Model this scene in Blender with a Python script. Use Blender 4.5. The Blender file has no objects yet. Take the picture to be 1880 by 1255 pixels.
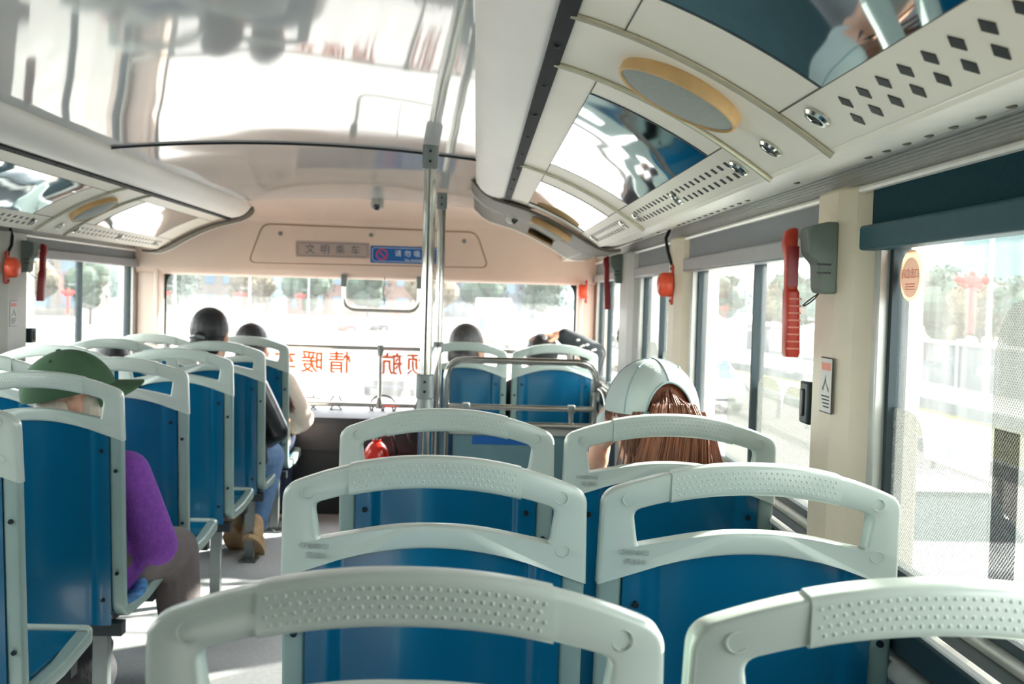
import bpy, bmesh, math, random
from mathutils import Vector, Matrix
random.seed(7)
C = bpy.context.scene.collection
SC = bpy.context.scene
PI = math.pi

# ------------------------------------------------------------------ camera, sky, sun, exposure
EYE = 1.17
cam = bpy.data.cameras.new('camera'); cam_o = bpy.data.objects.new('camera', cam); C.objects.link(cam_o)
Rv = Vector((0.99909349, -0.03215245, 0.02790007)); Uv = Vector((-0.02659953, 0.04019056, 0.99883792)); Wv = Vector((0.03323641, 0.99867459, -0.03929889))
Uv = Rv.cross(Wv).normalized()
cam_o.matrix_world = Matrix(((Rv.x, Uv.x, -Wv.x, 0), (Rv.y, Uv.y, -Wv.y, 0), (Rv.z, Uv.z, -Wv.z, EYE), (0, 0, 0, 1)))
cam.sensor_width = 36; cam.lens = 36 * 2050 / 1880; cam.clip_start = 0.02; cam.clip_end = 3000
cam.dof.use_dof = True; cam.dof.focus_distance = 1.75; cam.dof.aperture_fstop = 9.5
SC.camera = cam_o

world = bpy.data.worlds.new('world'); SC.world = world; world.use_nodes = True
bg = world.node_tree.nodes['Background']; bg.inputs[0].default_value = (1.0, 0.985, 0.965, 1); bg.inputs[1].default_value = 5.2
sun = bpy.data.lights.new('sun', 'SUN'); sun.energy = 22; sun.angle = math.radians(1.5); sun.color = (1.0, 0.93, 0.82)
sun_o = bpy.data.objects.new('sun', sun); C.objects.link(sun_o)
SUN_AZ, SUN_EL = math.radians(56), math.radians(29)
sd = Vector((math.sin(SUN_AZ) * math.cos(SUN_EL), math.cos(SUN_AZ) * math.cos(SUN_EL), math.sin(SUN_EL)))
sun_o.rotation_euler = sd.to_track_quat('Z', 'Y').to_euler(); sun_o.location = (20, 20, 20)
SC.view_settings.view_transform = 'Standard'; SC.view_settings.look = 'None'; SC.view_settings.gamma = 1.0
SC.view_settings.use_curve_mapping = False; SC.view_settings.exposure = 0.84
SC.cycles.use_denoising = True
SC.cycles.max_bounces = 12; SC.cycles.diffuse_bounces = 8; SC.cycles.glossy_bounces = 4; SC.cycles.transparent_max_bounces = 16
SC.cycles.sample_clamp_indirect = 8.0; SC.cycles.caustics_reflective = False; SC.cycles.caustics_refractive = False

# ------------------------------------------------------------------ materials
def lin(c): return tuple((x / 12.92 if x <= 0.04045 else ((x + 0.055) / 1.055) ** 2.4) for x in (v / 255 for v in c))
def mat(name, rgb, rough=0.5, metal=0.0, var=0.06, scale=30.0, bump=0.0, bscale=None, spec=0.5, stretch=None, coat=0.0, trans=0.0, sss=0.0):
    """Principled material whose colour and bump come from noise in the object's own space."""
    m = bpy.data.materials.new(name); m.use_nodes = True
    nt = m.node_tree; N = nt.nodes; L = nt.links; p = N['Principled BSDF']
    tc = N.new('ShaderNodeTexCoord'); src = tc.outputs['Object']
    if stretch:
        mp = N.new('ShaderNodeMapping'); mp.inputs['Scale'].default_value = stretch; L.new(src, mp.inputs['Vector']); src = mp.outputs[0]
    nz = N.new('ShaderNodeTexNoise'); nz.inputs['Scale'].default_value = scale; nz.inputs['Detail'].default_value = 4
    L.new(src, nz.inputs['Vector'])
    rp = N.new('ShaderNodeValToRGB'); c = lin(rgb)
    rp.color_ramp.elements[0].position = 0.3; rp.color_ramp.elements[1].position = 0.7
    rp.color_ramp.elements[0].color = (*[x * (1 - var) for x in c], 1); rp.color_ramp.elements[1].color = (*[min(1, x * (1 + var)) for x in c], 1)
    L.new(nz.outputs['Fac'], rp.inputs['Fac']); L.new(rp.outputs['Color'], p.inputs['Base Color'])
    p.inputs['Roughness'].default_value = rough; p.inputs['Metallic'].default_value = metal
    p.inputs['Specular IOR Level'].default_value = spec; p.inputs['Coat Weight'].default_value = coat; p.inputs['Coat Roughness'].default_value = 0.06
    if sss: p.inputs['Subsurface Weight'].default_value = sss; p.inputs['Subsurface Radius'].default_value = (0.01, 0.004, 0.002)
    if trans: p.inputs['Transmission Weight'].default_value = trans
    if bump:
        n2 = N.new('ShaderNodeTexNoise'); n2.inputs['Scale'].default_value = bscale or scale * 4; n2.inputs['Detail'].default_value = 3
        L.new(src, n2.inputs['Vector'])
        b = N.new('ShaderNodeBump'); b.inputs['Strength'].default_value = bump; b.inputs['Distance'].default_value = 0.004
        L.new(n2.outputs['Fac'], b.inputs['Height']); L.new(b.outputs['Normal'], p.inputs['Normal'])
    return m
def glass_mat(name, tint, film, streak=0.6, film_col=(0.93, 0.96, 0.97)):
    """Clear pane with a thin uneven film of road dirt that scatters daylight, also standing in for outdoor haze."""
    m = bpy.data.materials.new(name); m.use_nodes = True
    nt = m.node_tree; N = nt.nodes; L = nt.links; N.remove(N['Principled BSDF']); out = N['Material Output']
    tr = N.new('ShaderNodeBsdfTransparent'); tr.inputs[0].default_value = (*tint, 1)
    tl = N.new('ShaderNodeBsdfTranslucent'); tl.inputs[0].default_value = (*film_col, 1)
    df = N.new('ShaderNodeBsdfDiffuse'); df.inputs[0].default_value = (*film_col, 1)
    mf = N.new('ShaderNodeMixShader'); mf.inputs[0].default_value = 0.3; L.new(tl.outputs[0], mf.inputs[1]); L.new(df.outputs[0], mf.inputs[2])
    tc = N.new('ShaderNodeTexCoord'); mp = N.new('ShaderNodeMapping'); mp.inputs['Scale'].default_value = (14, 14, 1.6); L.new(tc.outputs['Object'], mp.inputs[0])
    nz = N.new('ShaderNodeTexNoise'); nz.inputs['Scale'].default_value = 2.2; nz.inputs['Detail'].default_value = 5; L.new(mp.outputs[0], nz.inputs[0])
    mr = N.new('ShaderNodeMapRange'); mr.inputs[1].default_value = 0.3; mr.inputs[2].default_value = 0.75
    mr.inputs[3].default_value = film * (1 - streak); mr.inputs[4].default_value = film * (1 + streak); L.new(nz.outputs['Fac'], mr.inputs[0])  # film strength covers dirt and also imitates haze over the outdoor view
    m1 = N.new('ShaderNodeMixShader'); L.new(mr.outputs[0], m1.inputs[0]); L.new(tr.outputs[0], m1.inputs[1]); L.new(mf.outputs[0], m1.inputs[2])
    gl = N.new('ShaderNodeBsdfGlossy'); gl.inputs['Roughness'].default_value = 0.01
    lw = N.new('ShaderNodeLayerWeight'); lw.inputs[0].default_value = 0.5
    pw = N.new('ShaderNodeMath'); pw.operation = 'POWER'; pw.inputs[1].default_value = 5; L.new(lw.outputs['Facing'], pw.inputs[0])
    ma = N.new('ShaderNodeMath'); ma.operation = 'MULTIPLY_ADD'; ma.inputs[1].default_value = 0.5; ma.inputs[2].default_value = 0.02; L.new(pw.outputs[0], ma.inputs[0])
    m2 = N.new('ShaderNodeMixShader'); L.new(ma.outputs[0], m2.inputs[0]); L.new(m1.outputs[0], m2.inputs[1]); L.new(gl.outputs[0], m2.inputs[2])
    L.new(m2.outputs[0], out.inputs[0])
    return m
def vinyl_mat(name, rgb, cover, cell, amp=0.2, dif=0.55):
    """Perforated one-way vinyl: tiny printed dots over clear glass."""
    m = bpy.data.materials.new(name); m.use_nodes = True
    nt = m.node_tree; N = nt.nodes; L = nt.links; N.remove(N['Principled BSDF']); out = N['Material Output']
    tr = N.new('ShaderNodeBsdfTransparent')
    tl = N.new('ShaderNodeBsdfTranslucent'); tl.inputs[0].default_value = (*lin(rgb), 1)
    df = N.new('ShaderNodeBsdfDiffuse'); df.inputs[0].default_value = (*lin(rgb), 1)
    mf = N.new('ShaderNodeMixShader'); mf.inputs[0].default_value = dif; L.new(tl.outputs[0], mf.inputs[1]); L.new(df.outputs[0], mf.inputs[2])
    tc = N.new('ShaderNodeTexCoord'); mp = N.new('ShaderNodeMapping'); mp.inputs['Rotation'].default_value = (math.radians(45), 0, 0)
    L.new(tc.outputs['Object'], mp.inputs[0]); sp = N.new('ShaderNodeSeparateXYZ'); L.new(mp.outputs[0], sp.inputs[0])
    s = []
    for k in (1, 2):
        a = N.new('ShaderNodeMath'); a.operation = 'MULTIPLY'; a.inputs[1].default_value = 2 * PI / cell; L.new(sp.outputs[k], a.inputs[0])
        b = N.new('ShaderNodeMath'); b.operation = 'SINE'; L.new(a.outputs[0], b.inputs[0]); s.append(b)
    pr = N.new('ShaderNodeMath'); pr.operation = 'ADD'; L.new(s[0].outputs[0], pr.inputs[0]); L.new(s[1].outputs[0], pr.inputs[1])
    mr = N.new('ShaderNodeMapRange'); mr.inputs[1].default_value = -1.2; mr.inputs[2].default_value = 1.2
    mr.inputs[3].default_value = cover - amp; mr.inputs[4].default_value = min(1, cover + amp); L.new(pr.outputs[0], mr.inputs[0])
    m1 = N.new('ShaderNodeMixShader'); L.new(mr.outputs[0], m1.inputs[0]); L.new(tr.outputs[0], m1.inputs[1]); L.new(mf.outputs[0], m1.inputs[2])
    L.new(m1.outputs[0], out.inputs[0])
    return m
def wavy(m, scale, dist, strength, stretch=(1, 1, 1)):
    """Adds slow waves to a glossy sheet's normal."""
    nt = m.node_tree; N = nt.nodes; L = nt.links; p = N['Principled BSDF']
    tc = N.new('ShaderNodeTexCoord'); mp = N.new('ShaderNodeMapping'); mp.inputs['Scale'].default_value = stretch; L.new(tc.outputs['Object'], mp.inputs[0])
    nz = N.new('ShaderNodeTexNoise'); nz.inputs['Scale'].default_value = scale; nz.inputs['Detail'].default_value = 1; L.new(mp.outputs[0], nz.inputs[0])
    b = N.new('ShaderNodeBump'); b.inputs['Strength'].default_value = strength; b.inputs['Distance'].default_value = dist
    L.new(nz.outputs['Fac'], b.inputs['Height']); L.new(b.outputs['Normal'], p.inputs['Normal'])
    return m

M = {}
M['seat_grey'] = mat('seat_grey_plastic', (184, 197, 189), 0.28, var=0.03, scale=8, coat=0.2)
M['seat_frame'] = mat('seat_frame_plastic', (132, 154, 149), 0.38, var=0.04, scale=10)
M['seat_blue'] = mat('seat_blue_plastic', (3, 86, 122), 0.22, var=0.05, scale=6, coat=0.25)
M['emboss'] = mat('embossed_grey', (158, 164, 158), 0.4)
M['dark_steel'] = mat('dark_steel', (38, 46, 52), 0.45, 0.4, var=0.12)
M['leg_steel'] = mat('grey_leg_steel', (112, 120, 120), 0.4, 0.5)
M['bolt'] = mat('dark_bolt', (28, 40, 52), 0.4, 0.6)
M['chrome'] = mat('brushed_stainless', (205, 205, 198), 0.17, 1.0, var=0.05, scale=40)
M['clamp'] = mat('grey_clamp', (132, 140, 138), 0.4, 0.3)
M['ceiling'] = wavy(mat('ceiling_gelcoat', (208, 207, 208), 0.05, 0.0, var=0.02, scale=3, spec=0.27), 1.6, 0.03, 0.26, (1.0, 0.8, 1))
M['duct'] = mat('duct_cream_plastic', (244, 237, 222), 0.42, var=0.02, scale=9)
M['cove'] = mat('cove_cream_padding', (250, 244, 238), 0.45, var=0.02, scale=5, bump=0.08, bscale=26)
M['glowcove'] = mat('white_cove_plastic', (244, 242, 234), 0.3, var=0.02)
M['endtrim'] = mat('taupe_trim_plastic', (98, 94, 84), 0.55, var=0.03, spec=0.3)
M['bead'] = mat('white_bead', (240, 236, 228), 0.3)
M['rib'] = mat('brass_tinted_rib', (228, 220, 196), 0.2, 0.5, var=0.08, scale=50)
M['mirror'] = wavy(mat('polished_panel', (205, 216, 222), 0.03, 1.0, var=0.02, scale=2), 3.0, 0.02, 0.12)
M['black'] = mat('black_plastic', (20, 22, 24), 0.4, var=0.15)
M['strip'] = mat('black_aluminium_strip', (20, 26, 29), 0.6, var=0.1, spec=0.15)
M['tan'] = mat('tan_speaker_rim', (224, 184, 128), 0.5, var=0.1, scale=25)
M['grille'] = mat('grey_speaker_mesh', (160, 166, 160), 0.6, var=0.12, scale=300, bump=0.4, bscale=420)
M['bulkhead'] = mat('beige_bulkhead', (222, 201, 186), 0.42, var=0.03, scale=6)
M['bulk_line'] = mat('bulkhead_shadow_gap', (160, 134, 116), 0.6)
M['pillar'] = mat('beige_pillar', (226, 213, 188), 0.42, var=0.04, scale=12)
M['pillar_grey'] = mat('grey_pillar', (196, 194, 186), 0.42, var=0.04, scale=12)
M['wall'] = mat('lower_wall_panel', (60, 78, 90), 0.55, var=0.08, scale=20)
M['upper_wall'] = mat('upper_wall_panel', (190, 188, 182), 0.5)
M['ridged'] = mat('ridged_strip', (196, 194, 190), 0.35, 0.2, var=0.04)
M['floor'] = mat('grey_vinyl_floor', (190, 192, 194), 0.5, var=0.1, scale=60, bump=0.1, bscale=200)
M['dash'] = mat('dark_dash', (34, 38, 44), 0.5, var=0.15, scale=12)
M['blind'] = mat('grey_roller_blind', (108, 112, 118), 0.55, var=0.1, scale=160)
M['blind_navy'] = mat('navy_roller_blind', (14, 58, 68), 0.7, var=0.12, scale=160, spec=0.1)
M['blind_bar'] = mat('grey_blind_bar', (142, 146, 150), 0.35, 0.3)
M['navy_bar'] = mat('navy_blind_bar', (30, 80, 92), 0.5, spec=0.25)
M['rubber'] = mat('dark_window_rubber', (22, 44, 50), 0.5)
M['alu'] = mat('window_aluminium', (186, 188, 182), 0.35, 0.4)
M['glass'] = glass_mat('side_glass', (0.92, 0.95, 0.95), 0.03)
M['windshield'] = glass_mat('windshield_glass', (0.93, 0.95, 0.97), 0.055, 0.4)
M['vinyl'] = vinyl_mat('perforated_vinyl', (112, 115, 112), 0.56, 0.0046)
M['vinyl_dark'] = vinyl_mat('printed_vinyl', (50, 53, 51), 0.66, 0.0046)
M['red'] = mat('red_plastic', (206, 62, 44), 0.35, var=0.06, sss=0.0)
M['dark_red'] = mat('dark_red_plastic', (150, 36, 40), 0.35, var=0.06)
M['orange_red'] = mat('orange_red_lens', (236, 88, 56), 0.3, var=0.06)
M['holder'] = mat('grey_green_holder', (112, 124, 116), 0.5, var=0.06)
M['paper'] = mat('white_sticker_paper', (222, 220, 214), 0.5, var=0.04)
M['ink'] = mat('black_ink', (40, 42, 46), 0.6)
M['ink_soft'] = mat('grey_ink', (120, 116, 112), 0.6)
M['peach'] = vinyl_mat('peach_print', (226, 196, 172), 0.9, 0.01, 0)
M['white_vinyl'] = vinyl_mat('white_print', (226, 226, 226), 0.85, 0.01, 0)
M['pink_ink'] = mat('pink_print', (240, 150, 130), 0.55)
M['orange_vinyl'] = vinyl_mat('orange_vinyl', (246, 124, 68), 1.0, 0.01, 0, 0.9)
M['black_vinyl'] = mat('black_vinyl', (58, 56, 54), 0.5)
M['sign_grey'] = mat('brushed_sign_plate', (176, 158, 150), 0.4, 0.2, var=0.05)
M['sign_ink'] = mat('slate_sign_ink', (70, 88, 100), 0.5)
M['sign_blue'] = mat('blue_sign_plate', (18, 92, 164), 0.35)
M['sign_white'] = mat('white_sign_print', (226, 236, 244), 0.5)
M['sign_red'] = mat('red_sign_print', (214, 58, 80), 0.5)
M['panel_grey'] = mat('partition_grey', (98, 134, 142), 0.45, var=0.05, scale=20)
M['extinguisher'] = mat('extinguisher_red', (226, 44, 30), 0.25, coat=0.4)
M['lens'] = mat('dark_camera_lens', (20, 24, 28), 0.08, coat=0.6)
M['dome'] = mat('grey_camera_body', (176, 176, 170), 0.3)
M['skin'] = mat('skin', (224, 170, 142), 0.5, var=0.06, scale=40, sss=0.15)
M['lips'] = mat('lips', (186, 104, 96), 0.45)
M['eye'] = mat('eye_white', (236, 232, 226), 0.25)
M['iris'] = mat('eye_dark', (40, 28, 22), 0.2)
def hair_mat(name, rgb, var=0.3): return mat(name, rgb, 0.42, var=var, scale=5, bump=0.7, bscale=14, stretch=(34, 34, 2.5), spec=0.5)
M['hair_black'] = hair_mat('black_hair', (30, 30, 34))
M['hair_grey'] = hair_mat('greying_hair', (66, 66, 66), 0.35)
M['hair_brown'] = hair_mat('brown_hair', (112, 62, 38), 0.35)
M['hair_white'] = hair_mat('white_hair', (226, 214, 194), 0.12)
M['denim'] = mat('faded_denim', (190, 203, 199), 0.8, var=0.10, scale=9, bump=0.35, bscale=300)
M['denim_dark'] = mat('denim_seam', (146, 168, 172), 0.85)
M['green_cap'] = mat('green_cotton', (64, 96, 68), 0.85, var=0.16, scale=10, bump=0.3, bscale=300)
M['purple'] = mat('purple_knit', (122, 64, 158), 0.9, var=0.14, scale=60, bump=0.9, bscale=130)
M['trouser_grey'] = mat('grey_brown_cloth', (98, 90, 90), 0.85, var=0.12, scale=14, bump=0.3, bscale=120)
M['shirt_blue'] = mat('blue_print_shirt', (90, 150, 200), 0.85, var=0.6, scale=40)
M['leather_black'] = mat('black_leather', (26, 30, 34), 0.3, var=0.2, scale=25, bump=0.25, bscale=40)
M['jeans'] = mat('blue_jeans', (78, 112, 150), 0.85, var=0.16, scale=30, bump=0.2)
M['white_knit'] = mat('cream_knit', (236, 220, 204), 0.9, var=0.05, bump=0.4, bscale=160)
M['navy_cloth'] = mat('navy_cloth', (34, 50, 74), 0.85, var=0.12)
M['teal_cloth'] = mat('teal_cloth', (20, 92, 118), 0.85, var=0.12)
M['dark_cloth'] = mat('charcoal_cloth', (44, 48, 52), 0.85, var=0.12)
M['shoe_tan'] = mat('tan_sole_rubber', (190, 160, 122), 0.7, var=0.1)
M['shoe_dark'] = mat('dark_shoe', (46, 44, 44), 0.6)
M['shoe_green'] = mat('green_shoe', (24, 74, 64), 0.6)
M['bag'] = mat('black_bag_cloth', (26, 27, 32), 0.8, var=0.2, bump=0.3)
# outdoors
M['asphalt'] = mat('pale_concrete_road', (116, 114, 110), 0.9, var=0.06, scale=0.6)
M['grass'] = mat('dry_grass', (84, 86, 45), 0.95, var=0.2, scale=1.2)
M['paving'] = mat('pale_paving', (140, 138, 133), 0.9, var=0.05, scale=0.5)
M['kerb'] = mat('grey_kerb', (80, 86, 89), 0.9, var=0.08)
M['leaf'] = mat('tree_leaves', (54, 70, 58), 0.9, var=0.35, scale=1.4, bump=0.6, bscale=4)
M['leaf_dry'] = mat('dry_tree_leaves', (86, 80, 64), 0.9, var=0.3, scale=1.4, bump=0.6, bscale=4)
M['bark'] = mat('bark', (86, 74, 62), 0.95, var=0.2)
M['hill'] = mat('hillside_scrub', (66, 84, 84), 0.95, var=0.2, scale=0.02)
M['render1'] = mat('pale_render', (106, 103, 98), 0.9, var=0.05, scale=0.3)
M['render2'] = mat('pinkish_render', (106, 86, 78), 0.9, var=0.05, scale=0.3)
M['render3'] = mat('grey_render', (78, 84, 88), 0.9, var=0.06, scale=0.3)
M['roof'] = mat('slate_roof', (112, 116, 122), 0.85, var=0.1)
M['pane'] = mat('dark_building_pane', (84, 104, 118), 0.2)
M['post'] = mat('grey_lamp_post', (130, 136, 138), 0.5, 0.3)
M['knot'] = mat('red_lantern_cloth', (196, 36, 30), 0.6)
M['car_white'] = mat('white_car_paint', (232, 234, 236), 0.2, coat=0.6, var=0.01)
M['car_silver'] = mat('silver_blue_car_paint', (84, 95, 104), 0.25, 0.3, coat=0.6, var=0.01)
M['car_red'] = mat('red_car_paint', (190, 50, 46), 0.25, coat=0.6, var=0.01)
M['car_dark'] = mat('dark_car_paint', (50, 58, 66), 0.25, coat=0.6, var=0.01)
M['car_glass'] = mat('car_glass', (60, 78, 86), 0.08, var=0.02)
M['tyre'] = mat('tyre_rubber', (30, 30, 32), 0.8)
M['lamp_lens'] = mat('lamp_lens', (236, 236, 230), 0.1)
M['tail'] = mat('tail_lamp_lens', (200, 40, 36), 0.2)
M['barrier'] = mat('grey_road_barrier', (72, 77, 79), 0.85, var=0.08)

# ------------------------------------------------------------------ mesh helpers
class MB:
    def __init__(s): s.v = []; s.f = []
    def add(s, vs, fs):
        o = len(s.v); s.v += [tuple(x) for x in vs]; s.f += [tuple(i + o for i in f) for f in fs]; return s
    def box(s, x0, x1, y0, y1, z0, z1, mtx=None):
        vs = [Vector((x, y, z)) for x in (x0, x1) for y in (y0, y1) for z in (z0, z1)]
        if mtx: vs = [mtx @ v for v in vs]
        return s.add(vs, [(0, 1, 3, 2), (4, 6, 7, 5), (0, 4, 5, 1), (2, 3, 7, 6), (0, 2, 6, 4), (1, 5, 7, 3)])
    def loops(s, rings, close=True, caps=True):
        n = len(rings[0]); vs = [p for r in rings for p in r]; fs = []
        for i in range(len(rings) - 1):
            for j in range(n if close else n - 1):
                k = (j + 1) % n; fs.append((i * n + j, i * n + k, (i + 1) * n + k, (i + 1) * n + j))
        if caps and close:
            fs.append(tuple(range(n - 1, -1, -1))); b = (len(rings) - 1) * n; fs.append(tuple(b + j for j in range(n)))
        return s.add(vs, fs)
    def ringloops(s, rings):
        n = len(rings[0]); m = len(rings); vs = [p for r in rings for p in r]
        return s.add(vs, [(i * n + j, i * n + (j + 1) % n, ((i + 1) % m) * n + (j + 1) % n, ((i + 1) % m) * n + j) for i in range(m) for j in range(n)])
    def tube(s, pts, r, seg=12, ry=None, caps=True, up=None):
        pts = [Vector(p) for p in pts]; rs = r if isinstance(r, (list, tuple)) else [r] * len(pts); rings = []
        t0 = (pts[1] - pts[0]).normalized(); ref = Vector(up) if up else (Vector((0, 0, 1)) if abs(t0.z) < 0.9 else Vector((0, 1, 0)))
        for i, p in enumerate(pts):
            t = (pts[min(i + 1, len(pts) - 1)] - pts[max(i - 1, 0)]).normalized()
            a = t.cross(ref)
            if a.length < 1e-6: a = t.orthogonal()
            a.normalize(); b = a.cross(t); ref = b
            rr = rs[i]
            rings.append([p + a * (rr * math.cos(2 * PI * k / seg)) + b * ((ry or rr) * math.sin(2 * PI * k / seg)) for k in range(seg)])
        return s.loops(rings, caps=caps)
    def ell(s, c, r, seg=14, nr=9, mtx=None):
        c = Vector(c); r = r if isinstance(r, (list, tuple)) else (r, r, r); vs = []; fs = []
        def T(x, y, z):
            v = Vector((x * r[0], y * r[1], z * r[2]))
            return c + (mtx @ v if mtx else v)
        vs.append(T(0, 0, -1))
        for i in range(1, nr):
            a = -PI / 2 + PI * i / nr
            for j in range(seg): vs.append(T(math.cos(a) * math.cos(2 * PI * j / seg), math.cos(a) * math.sin(2 * PI * j / seg), math.sin(a)))
        vs.append(T(0, 0, 1)); top = len(vs) - 1
        for j in range(seg): fs.append((0, 1 + (j + 1) % seg, 1 + j)); fs.append((top, 1 + (nr - 2) * seg + j, 1 + (nr - 2) * seg + (j + 1) % seg))
        for i in range(nr - 2):
            for j in range(seg): fs.append((1 + i * seg + j, 1 + i * seg + (j + 1) % seg, 1 + (i + 1) * seg + (j + 1) % seg, 1 + (i + 1) * seg + j))
        return s.add(vs, fs)
    def capsule(s, pts, rs, seg=14):
        rs = rs if isinstance(rs, (list, tuple)) else [rs] * len(pts)
        s.tube(pts, rs, seg); s.ell(pts[0], rs[0] * 0.999, seg); s.ell(pts[-1], rs[-1] * 0.999, seg)
        for p, r in zip(pts[1:-1], rs[1:-1]): s.ell(p, r * 0.999, seg)
        return s
    def lathe(s, prof, c=(0, 0, 0), seg=32, mtx=None):
        c = Vector(c); rings = []
        for r, h in prof:
            ring = []
            for k in range(seg):
                v = Vector((r * math.cos(2 * PI * k / seg), r * math.sin(2 * PI * k / seg), h)); ring.append(c + (mtx @ v if mtx else v))
            rings.append(ring)
        return s.loops(rings)
    def prism(s, poly, fn0, fn1):
        n = len(poly); vs = [fn0(p) for p in poly] + [fn1(p) for p in poly]
        return s.add(vs, [tuple(range(n - 1, -1, -1)), tuple(range(n, 2 * n))] + [(i, (i + 1) % n, n + (i + 1) % n, n + i) for i in range(n)])
    def sheet(s, fn, us, vs_, th):
        """Closed slab over a parameter grid: fn(u, v, side) gives the two faces (side 0 and 1)."""
        nu, nv = len(us), len(vs_); P = [fn(u, v, k) for k in (0, 1) for u in us for v in vs_]; f = []; o = nu * nv
        for i in range(nu - 1):
            for j in range(nv - 1):
                a = i * nv + j; f.append((a, a + 1, a + nv + 1, a + nv)); f.append((o + a, o + a + nv, o + a + nv + 1, o + a + 1))
        for i in range(nu - 1):
            for j in (0, nv - 1):
                a = i * nv + j; q = (a, a + nv, o + a + nv, o + a); f.append(q if j == 0 else q[::-1])
        for j in range(nv - 1):
            for i in (0, nu - 1):
                a = i * nv + j; q = (a, o + a, o + a + 1, a + 1); f.append(q if i == 0 else q[::-1])
        return s.add(P, f)
    def mesh(s, name, m, smooth=35):
        me = bpy.data.meshes.new(name); me.from_pydata(s.v, [], s.f); me.update()
        bm = bmesh.new(); bm.from_mesh(me); bmesh.ops.recalc_face_normals(bm, faces=bm.faces); bm.to_mesh(me); bm.free()
        if m: me.materials.append(m)
        if smooth:
            me.polygons.foreach_set('use_smooth', [True] * len(me.polygons)); me.set_sharp_from_angle(angle=math.radians(smooth))
        return me
    def build(s, name, m, parent=None, smooth=35, bevel=0, loc=None):
        """Links ONE mesh object; vertices are in the parent's space."""
        o = bpy.data.objects.new(name, s.mesh(name, m, smooth)); C.objects.link(o)
        if parent: o.parent = parent
        if loc: o.location = loc
        if bevel:
            b = o.modifiers.new('bevel', 'BEVEL'); b.width = bevel; b.segments = 2; b.limit_method = 'ANGLE'; b.angle_limit = math.radians(40)
        return o
def tag(o, label, cat, group=None, kind=None):
    o['label'] = label; o['category'] = cat
    if group: o['group'] = group
    if kind: o['kind'] = kind
    return o
def thing(name, label, cat, loc=(0, 0, 0), rz=0, group=None):
    o = bpy.data.objects.new(name, None); C.objects.link(o); o.location = loc; o.rotation_euler = (0, 0, rz)
    o.empty_display_size = 0.05
    return tag(o, label, cat, group)
def struct(o): o['kind'] = 'structure'; return o
def at_world(mb, root):
    """Shift vertices written in world space into the space of a root that only has a location."""
    l = root.location; mb.v = [(x - l.x, y - l.y, z - l.z) for x, y, z in mb.v]; return mb
def fillet(pts, r, n=6):
    pts = [Vector(p) for p in pts]; out = [pts[0]]
    for a, b, c in zip(pts, pts[1:], pts[2:]):
        u = (a - b).normalized(); w = (c - b).normalized(); ang = u.angle(w); d = min(r / math.tan(ang / 2), (a - b).length * 0.49, (c - b).length * 0.49)
        p, q = b + u * d, b + w * d
        for k in range(n + 1):
            t = k / n; out.append(p * (1 - t) ** 2 + b * 2 * t * (1 - t) + q * t * t)
    return out + [pts[-1]]
def rrect(w, h, r, n=4, cx=0, cy=0):
    o = []
    for sx, sy, a0 in ((1, 1, 0), (-1, 1, 90), (-1, -1, 180), (1, -1, 270)):
        for k in range(n + 1):
            a = math.radians(a0 + 90 * k / n); o.append((cx + sx * (w / 2 - r) + r * math.cos(a), cy + sy * (h / 2 - r) + r * math.sin(a)))
    return o
def text_mesh(name, body, size, m, parent, mtx, depth=0.0006, align='CENTER', bold=0.0):
    cu = bpy.data.curves.new(name, 'FONT'); cu.body = body; cu.size = size; cu.extrude = depth; cu.align_x = align; cu.align_y = 'CENTER'; cu.resolution_u = 3
    t = bpy.data.objects.new(name, cu); C.objects.link(t)
    dg = bpy.context.evaluated_depsgraph_get(); me = bpy.data.meshes.new_from_object(t.evaluated_get(dg)); bpy.data.objects.remove(t)
    if bold:        # heavier strokes: the same glyph laid over itself a stroke's width apart
        b0 = bmesh.new()
        for dx, dy in ((0, 0), (bold, 0), (-bold, 0), (0, bold), (0, -bold)):
            m2 = me.copy(); m2.transform(Matrix.Translation((dx, dy, .00004 * len(b0.verts) / max(1, len(me.vertices))))); b0.from_mesh(m2); bpy.data.meshes.remove(m2)
        b0.to_mesh(me); b0.free()
    me.transform(mtx); me.materials.clear(); me.materials.append(m); me.name = name
    o = bpy.data.objects.new(name, me); C.objects.link(o)
    if parent: o.parent = parent
    return o
def frame_mtx(xaxis, normal, origin):
    x = Vector(xaxis).normalized(); n = Vector(normal).normalized(); y = n.cross(x)
    return Matrix(((x.x, y.x, n.x, origin[0]), (x.y, y.y, n.y, origin[1]), (x.z, y.z, n.z, origin[2]), (0, 0, 0, 1)))
def voxel(mb, name, mats, size=0.005, it=4):
    """Union of overlapping closed shapes as one continuous skin."""
    o = bpy.data.objects.new('tmp', mb.mesh('tmp', None, 0)); C.objects.link(o)
    r = o.modifiers.new('r', 'REMESH'); r.mode = 'VOXEL'; r.voxel_size = size
    s = o.modifiers.new('s', 'SMOOTH'); s.iterations = it; s.factor = 0.5
    dg = bpy.context.evaluated_depsgraph_get(); me = bpy.data.meshes.new_from_object(o.evaluated_get(dg)); bpy.data.objects.remove(o)
    me.materials.clear()
    for m in mats: me.materials.append(m)
    me.polygons.foreach_set('use_smooth', [True] * len(me.polygons)); me.name = name
    return me
def link_mesh(name, me, parent=None):
    o = bpy.data.objects.new(name, me); C.objects.link(o)
    if parent: o.parent = parent
    return o

# ------------------------------------------------------------------ bus shell
XR, XL, XC = 0.64, -1.80, -0.58
YB, YF = -4.0, 6.05
def zceil(x): return 1.632 - 0.029 * ((x + 0.59) / 0.58) ** 2
def rng(a, b, n): return [a + (b - a) * i / (n - 1) for i in range(n)]
def side(x, s): return x if s > 0 else 2 * XC - x           # mirror about the bus centre line

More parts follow.
